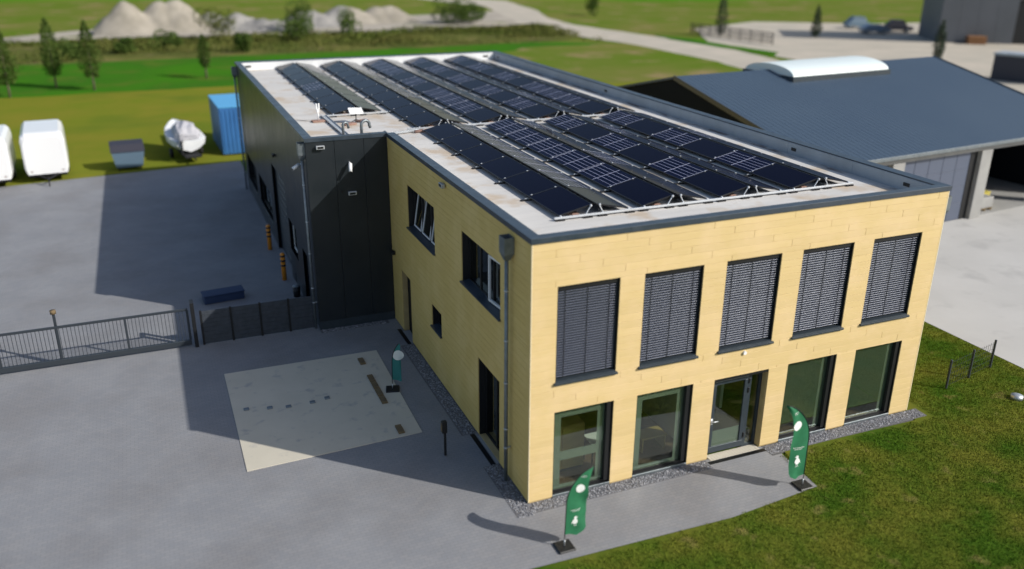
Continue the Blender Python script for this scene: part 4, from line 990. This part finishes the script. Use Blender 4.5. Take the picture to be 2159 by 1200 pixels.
# ------------------------------------------------------------------ vegetation
def crown_mesh(n,fn,size,m,name,seed):
    r=np.random.default_rng(seed); P=fn(r,n); n=len(P); a=r.normal(0,1,(n,3)); a/=np.linalg.norm(a,axis=1)[:,None]; b=np.cross(a,r.normal(0,1,(n,3))); b/=np.linalg.norm(b,axis=1)[:,None]
    s=r.uniform(.6,1.3,n)[:,None]*size; V=np.stack([P+a*s,P+b*s*.6,P-a*s,P-b*s*.6],1)
    me=bpy.data.meshes.new(name); me.vertices.add(4*n); me.vertices.foreach_set('co',V.astype(np.float32).ravel()); me.loops.add(4*n); me.loops.foreach_set('vertex_index',np.arange(4*n,dtype=np.int32)); me.polygons.add(n); me.polygons.foreach_set('loop_start',np.arange(0,4*n,4,dtype=np.int32)); me.polygons.foreach_set('loop_total',np.full(n,4,dtype=np.int32)); me.materials.append(m); me.update(calc_edges=True); return me
def column_crown(h,w_,z0,bulge=.3):
    def fn(r,n):
        t=r.beta(1.3,1.7,n); rad=w_*np.where(t<bulge,.55+.45*t/bulge,(1-(t-bulge)/(1-bulge))**.75*.95+.05); a=r.uniform(0,6.28,n); q=rad*np.sqrt(r.uniform(.15,1,n))*(1+.22*np.sin(2*a+7*t+w_*40)+.20*np.sin(5*a-19*t+h*9))
        return np.stack([q*np.cos(a),q*np.sin(a),z0+t*(h-z0)],1)
    return fn
def blob_crown(h,w_,z0,seed=0):
    def fn(r,n):
        c=r.uniform(-1,1,(9,3))*[w_*.55,w_*.55,(h-z0)*.3]+[0,0,(h+z0)/2]; k=r.integers(0,9,n); d=r.normal(0,1,(n,3)); d/=np.linalg.norm(d,axis=1)[:,None]
        return c[k]+d*(r.uniform(.5,1,n)**.5)[:,None]*[w_*.5,w_*.5,(h-z0)*.32]
    return fn
def tree(name,label,loc,h,w_,kind,seed,m='leaf',n=2600,group=None,z0=None,rz=0):
    d=thing(name,label,'tree' if 'shrub' not in name else 'shrub',loc,rz,group); z0=(1.1 if kind=='col' else .0) if z0 is None else z0
    fn=column_crown(h,w_,z0) if kind=='col' else blob_crown(h,w_,z0)
    me=crown_mesh(n,fn,.10 if kind=='col' else .14,MT[m],'crown',seed); inst('crown',me,d)
    t=MB(); t.tube([(0,0,-.05),(.03,0,z0+.2),(0,.02,h*.75)],[.11,.08,.02],8)
    for k in range(5):
        a=k*2.4; zz=z0+.3+(h-z0)*.12*k; t.tube([(0,0,zz),(w_*.5*math.cos(a),w_*.5*math.sin(a),zz+.5)],[.03,.01],5)
    t.build('trunk',MT['bark'],d,True); return d
tree('columnar_tree','columnar tree on the bright grass strip, second from the left picture edge',(-15.27,76.9,0),6.4,1.0,'col',1,group='columnar trees on the grass strip')
tree('columnar_tree','columnar tree on the bright grass strip, third from the left picture edge',(-11.9,74.1,0),6.3,1.05,'col',2,group='columnar trees on the grass strip')
tree('columnar_tree','columnar tree at the left picture edge on the grass strip',(-18.7,72.3,0),6.2,1.1,'col',3,group='columnar trees on the grass strip')
tree('columnar_tree','young thin tree standing alone nearer the dark wing on the grass strip',(-1.6,78.5,0),4.4,.7,'col',4,'leaf',1500,group='columnar trees on the grass strip')
tree('cypress','tall dark cypress by the gravel yard, left of the three',(75.1,98.5,0),7.4,1.0,'col',5,'leaf3',2200,'dark cypresses by the gravel yard',.2)
tree('cypress','dark cypress by the gravel yard, middle one of the three',(86.6,90.7,0),4.8,.85,'col',6,'leaf3',1800,'dark cypresses by the gravel yard',.2)
tree('cypress','dark cypress nearest the hall roof, right of the three',(80.3,62.1,0),5.0,.75,'col',7,'leaf3',1800,'dark cypresses by the gravel yard',.2)
for i,(x,y,h,w_,lb,m_) in enumerate(((-15,100,2.6,1.5,'round green shrub between the two columnar trees','leaf'),(2.5,116,4.2,3.0,'large olive bush in front of the pale heap','leaf2'),(-9.2,104,1.8,1.6,'low bush right of the columnar trees in the scrub','leaf'),
     (4.5,100,2.4,1.2,'dark upright bush in the scrub above the dark wing','leaf'),(13,112,3.2,2.6,'green bush in the scrub above the rear parapet','leaf'),(22,118,3.8,2.0,'dark loose bush beside the rubble heaps','leaf'),(15.5,125,4.6,2.4,'green bush growing between two rubble heaps','leaf'),(-4.3,108,2.4,2.2,'green bush left of the large olive one','leaf'),(74.5,140,4,1.4,'lone dark bush beside the dirt track','leaf'))):
    tree('shrub',lb,(x,y,0),h,w_,'blob',20+i,m_,1600 if h<4.5 else 2200,'bushes in the scrub land')
# scrub mass
rr=np.random.default_rng(11); n=90000; X=rr.uniform(-60,55,n); Y=rr.uniform(97,121,n)
den=np.array([noise.noise(Vector((x*.07,y*.16,3))) for x,y in zip(X,Y)]); keep=den+.45*((Y-104)/14)>rr.uniform(-.15,.75,n); X,Y,den=X[keep],Y[keep],den[keep]
P=np.stack([X,Y,rr.uniform(0,1,len(X))**1.3*(.35+1.1*np.clip(den+.1,0,1))],1)
me=crown_mesh(len(P),lambda r,n:P,.17,MT['leaf2'],'scrub',12); o=link('scrub',me,kind='stuff'); o['label']='belt of low dark green scrub before the rubble heaps'; o['category']='scrub'
def heap(name,label,x,y,rx,ry,h,m,seed,cat,peaks=1):
    N=34; v=[];f=[]; r=random.Random(seed)
    pk=[(r.uniform(-.45,.45)*(peaks>1),r.uniform(-.3,.3)*(peaks>1),r.uniform(.55,1)) for _ in range(peaks)]; 
    if peaks==1: pk=[(0,0,1)]
    for j in range(N+1):
        for i in range(N+1):
            a,b=i/N*2-1,j/N*2-1; z=0
            for px,py,ph in pk: q_=min(1,math.hypot(a-px,b-py)*(1.0 if peaks==1 else 1.35)); z=max(z,ph*(.5*(1-q_)+.25*(1+math.cos(math.pi*q_))))
            z=h*(z**.9)*(1+.18*noise.noise(Vector((a*3+seed,b*3,0))))+.22*noise.noise(Vector((a*9,b*9,seed)))*min(1,z*3)
            v.append((a*rx,b*ry,max(z,-.03)-.02))
    for j in range(N):
        for i in range(N): q=j*(N+1)+i; f.append((q,q+1,q+N+2,q+N+1))
    o=MB().add(v,f).build(name,MT[m],None,True); o.location=(x,y,0); return tag(o,label,cat)
heap('sand_heap','tall pale sand heap rising behind the scrub on the left',-5.0,132,8.5,7,4.5,'sand',5,'heap',4)
heap('rubble_heap','grey rubble heap just right of the pale sand heap',6.2,134,6.5,5,2.9,'rubble',2,'heap',3)
heap('rubble_heap','pale broken rubble heap in the middle of the row',12.5,131,6,4.5,2.3,'rubble',3,'heap',3)
heap('rubble_heap','wide grey rubble heap above the middle of the panel roof',21.5,137,9,6,3.0,'rubble',4,'heap',4)
heap('rubble_heap','pale flat heap beside the bright dirt patch',30.5,138,8,6,2.6,'sand',5,'heap',3)
tree('shrub','broad dark green bush left of the dirt track at the top',(44,132,0),4.6,5.2,'blob',77,'leaf',6000,'bushes in the scrub land')
# ------------------------------------------------------------------ far right yard
d=thing('warehouse','large grey warehouse with a dark doorway in the upper right corner','building',(98.8,79.3,0),R(-33))
Wl=45
for k in range(18): MB().bbox(k*2.5+.01,k*2.5+2.49,0,.15,0,14,.01).build('wall_panel',MT['greyhall'],d) if k!=4 else MB().bbox(k*2.5+.01,k*2.5+2.49,0,.15,6.0,14,.01).build('wall_panel',MT['greyhall'],d)
MB().box(0,Wl,.2,11,0,14).build('building_mass',MT['greyhall'],d); MB().box(10.02,12.48,.151,.199,0,6.0).build('doorway',MT['black'],d); MB().bbox(-.1,Wl,-.1,11.1,14.01,14.3,.02).build('roof',MT['anth'],d)
d=thing('stacked_pallets','low brown stack of pallets against the grey warehouse wall','pallets',(102.4,75.8,0),R(-33))
for k in range(7): MB().bbox(-1.2,1.2,-.8,.8,k*.16,k*.16+.12,.01).build('pallet',MT['orangebr'],d)
d=thing('garden_container','dark steel container with a pale roof behind the hall','container',(74.2,49.5,0),R(-70))
MB().bbox(0,5.8,0,2.5,0,2.5,.04).build('container_body',MT['lid'],d); MB().bbox(-.1,5.9,-.1,2.6,2.501,2.75,.03).build('container_roof',MT['copin'],d)
def car(label,loc,rz,m,suv=False):
    d=thing('parked_car',label,'car',loc,rz,'vehicles parked in the gravel yard'); h=1.9 if suv else 1.45; L=4.4
    prof=[(0,.35),(0,.85),(.9,.98),(1.5,h-.02),(3.2,h),(4.15,1.0),(L,.9),(L,.35)]; w_=.9
    m1=MB(); n=len(prof); v=[]
    for s,k in ((-1,.88),(-1,1),(1,1),(1,.88)):
        for x,z in prof: v.append((x,s*w_*(k if z<=1 else k*.86),z-(0 if k==1 else -.0)))
    f=[tuple(range(n))]
    v=[(x,-w_*(1 if z<=1 else .84),z) for x,z in prof]+[(x,w_*(1 if z<=1 else .84),z) for x,z in prof]
    f=[tuple(range(n)),tuple(range(n,2*n))[::-1]]+[((i+1)%n,i,n+i,n+(i+1)%n) for i in range(n)]
    m1.add(v,f).build('body',m,d)
    MB().add([(.97,-w_*.80,1.0),(1.47,-w_*.72,h-.08),(1.47,w_*.72,h-.08),(.97,w_*.80,1.0)],[(0,1,2,3)],0,Matrix.Translation((-.03,0,.03))).build('windscreen',MT['glass_d'],d)
    for s in (-1,1): MB().add([(1.2,s*(w_*.955),1.03),(1.6,s*(w_*.85+.01),h-.1),(3.1,s*(w_*.85+.01),h-.1),(3.7,s*(w_*.955),1.03)],[(0,1,2,3)]).build('side_window',MT['black'],d)
    for x in (.8,3.5):
        for s in (-1,1):
            q=MB().tube([(x,s*(w_-.18),.33),(x,s*(w_+.01),.33)],.33,18).build('wheel',MT['dark'],d,True); MB().tube([(x,s*(w_+.01),.33),(x,s*(w_+.02),.33)],.2,14).build('rim',MT['galv'],q)
    return d
car('blue-grey car parked in front of the grey warehouse corner',(102.0,92.0,0),R(160),MT['carb'])
car('darker van parked left of the blue-grey car on the gravel',(106.5,100.5,0),R(165),MT['bin_'],True)
car('dark car half hidden beside the warehouse corner',(107.5,92.5,0),R(150),MT['lid'],True)
d=thing('bar_fence','dark steel bar fence on the grass island by the gravel yard','fence',(72.0,102,0),R(-84))
for k in range(9): MB().bbox(k*2.2-.05,k*2.2+.05,-.05,.05,0,1.7,.01).build('post',MT['black'],d)
for z in (.3,1.0,1.6): MB().box(0,17.6,-.02,.02,z,z+.06).build('rail',MT['black'],d)
m=MB()
for k in range(120): m.box(k*.147,k*.147+.025,-.015,.015,.2,1.65)
m.build('bars',MT['black'],d,kind='stuff')
d=thing('mesh_fence','low dark mesh fence on the lawn right of the building','fence',(14.6,.6,0),R(12))
for k in range(3): MB().bbox(k*1.3-.03,k*1.3+.03,-.03,.03,0,1.0,.006).build('post',MT['fence'],d)
for k in range(2):
    m=MB()
    for j in range(9): m.box(k*1.3+.05+j*.14,k*1.3+.056+j*.14,-.004,.004,.08,.95)
    for j in range(5): m.box(k*1.3+.03,k*1.3+1.27,-.009,-.004,.1+j*.2,.106+j*.2)
    m.build('mesh_panel',MT['fence'],d,kind='stuff')
o=MB().tube([(0,0,0),(0,0,.12),(0,0,.16)],[.18,.18,.05],16).build('marker_stone',MT['galv'],None,True); o.location=(16.1,-.7,-.01); tag(o,'small pale round cap lying in the lawn on the right','marker')
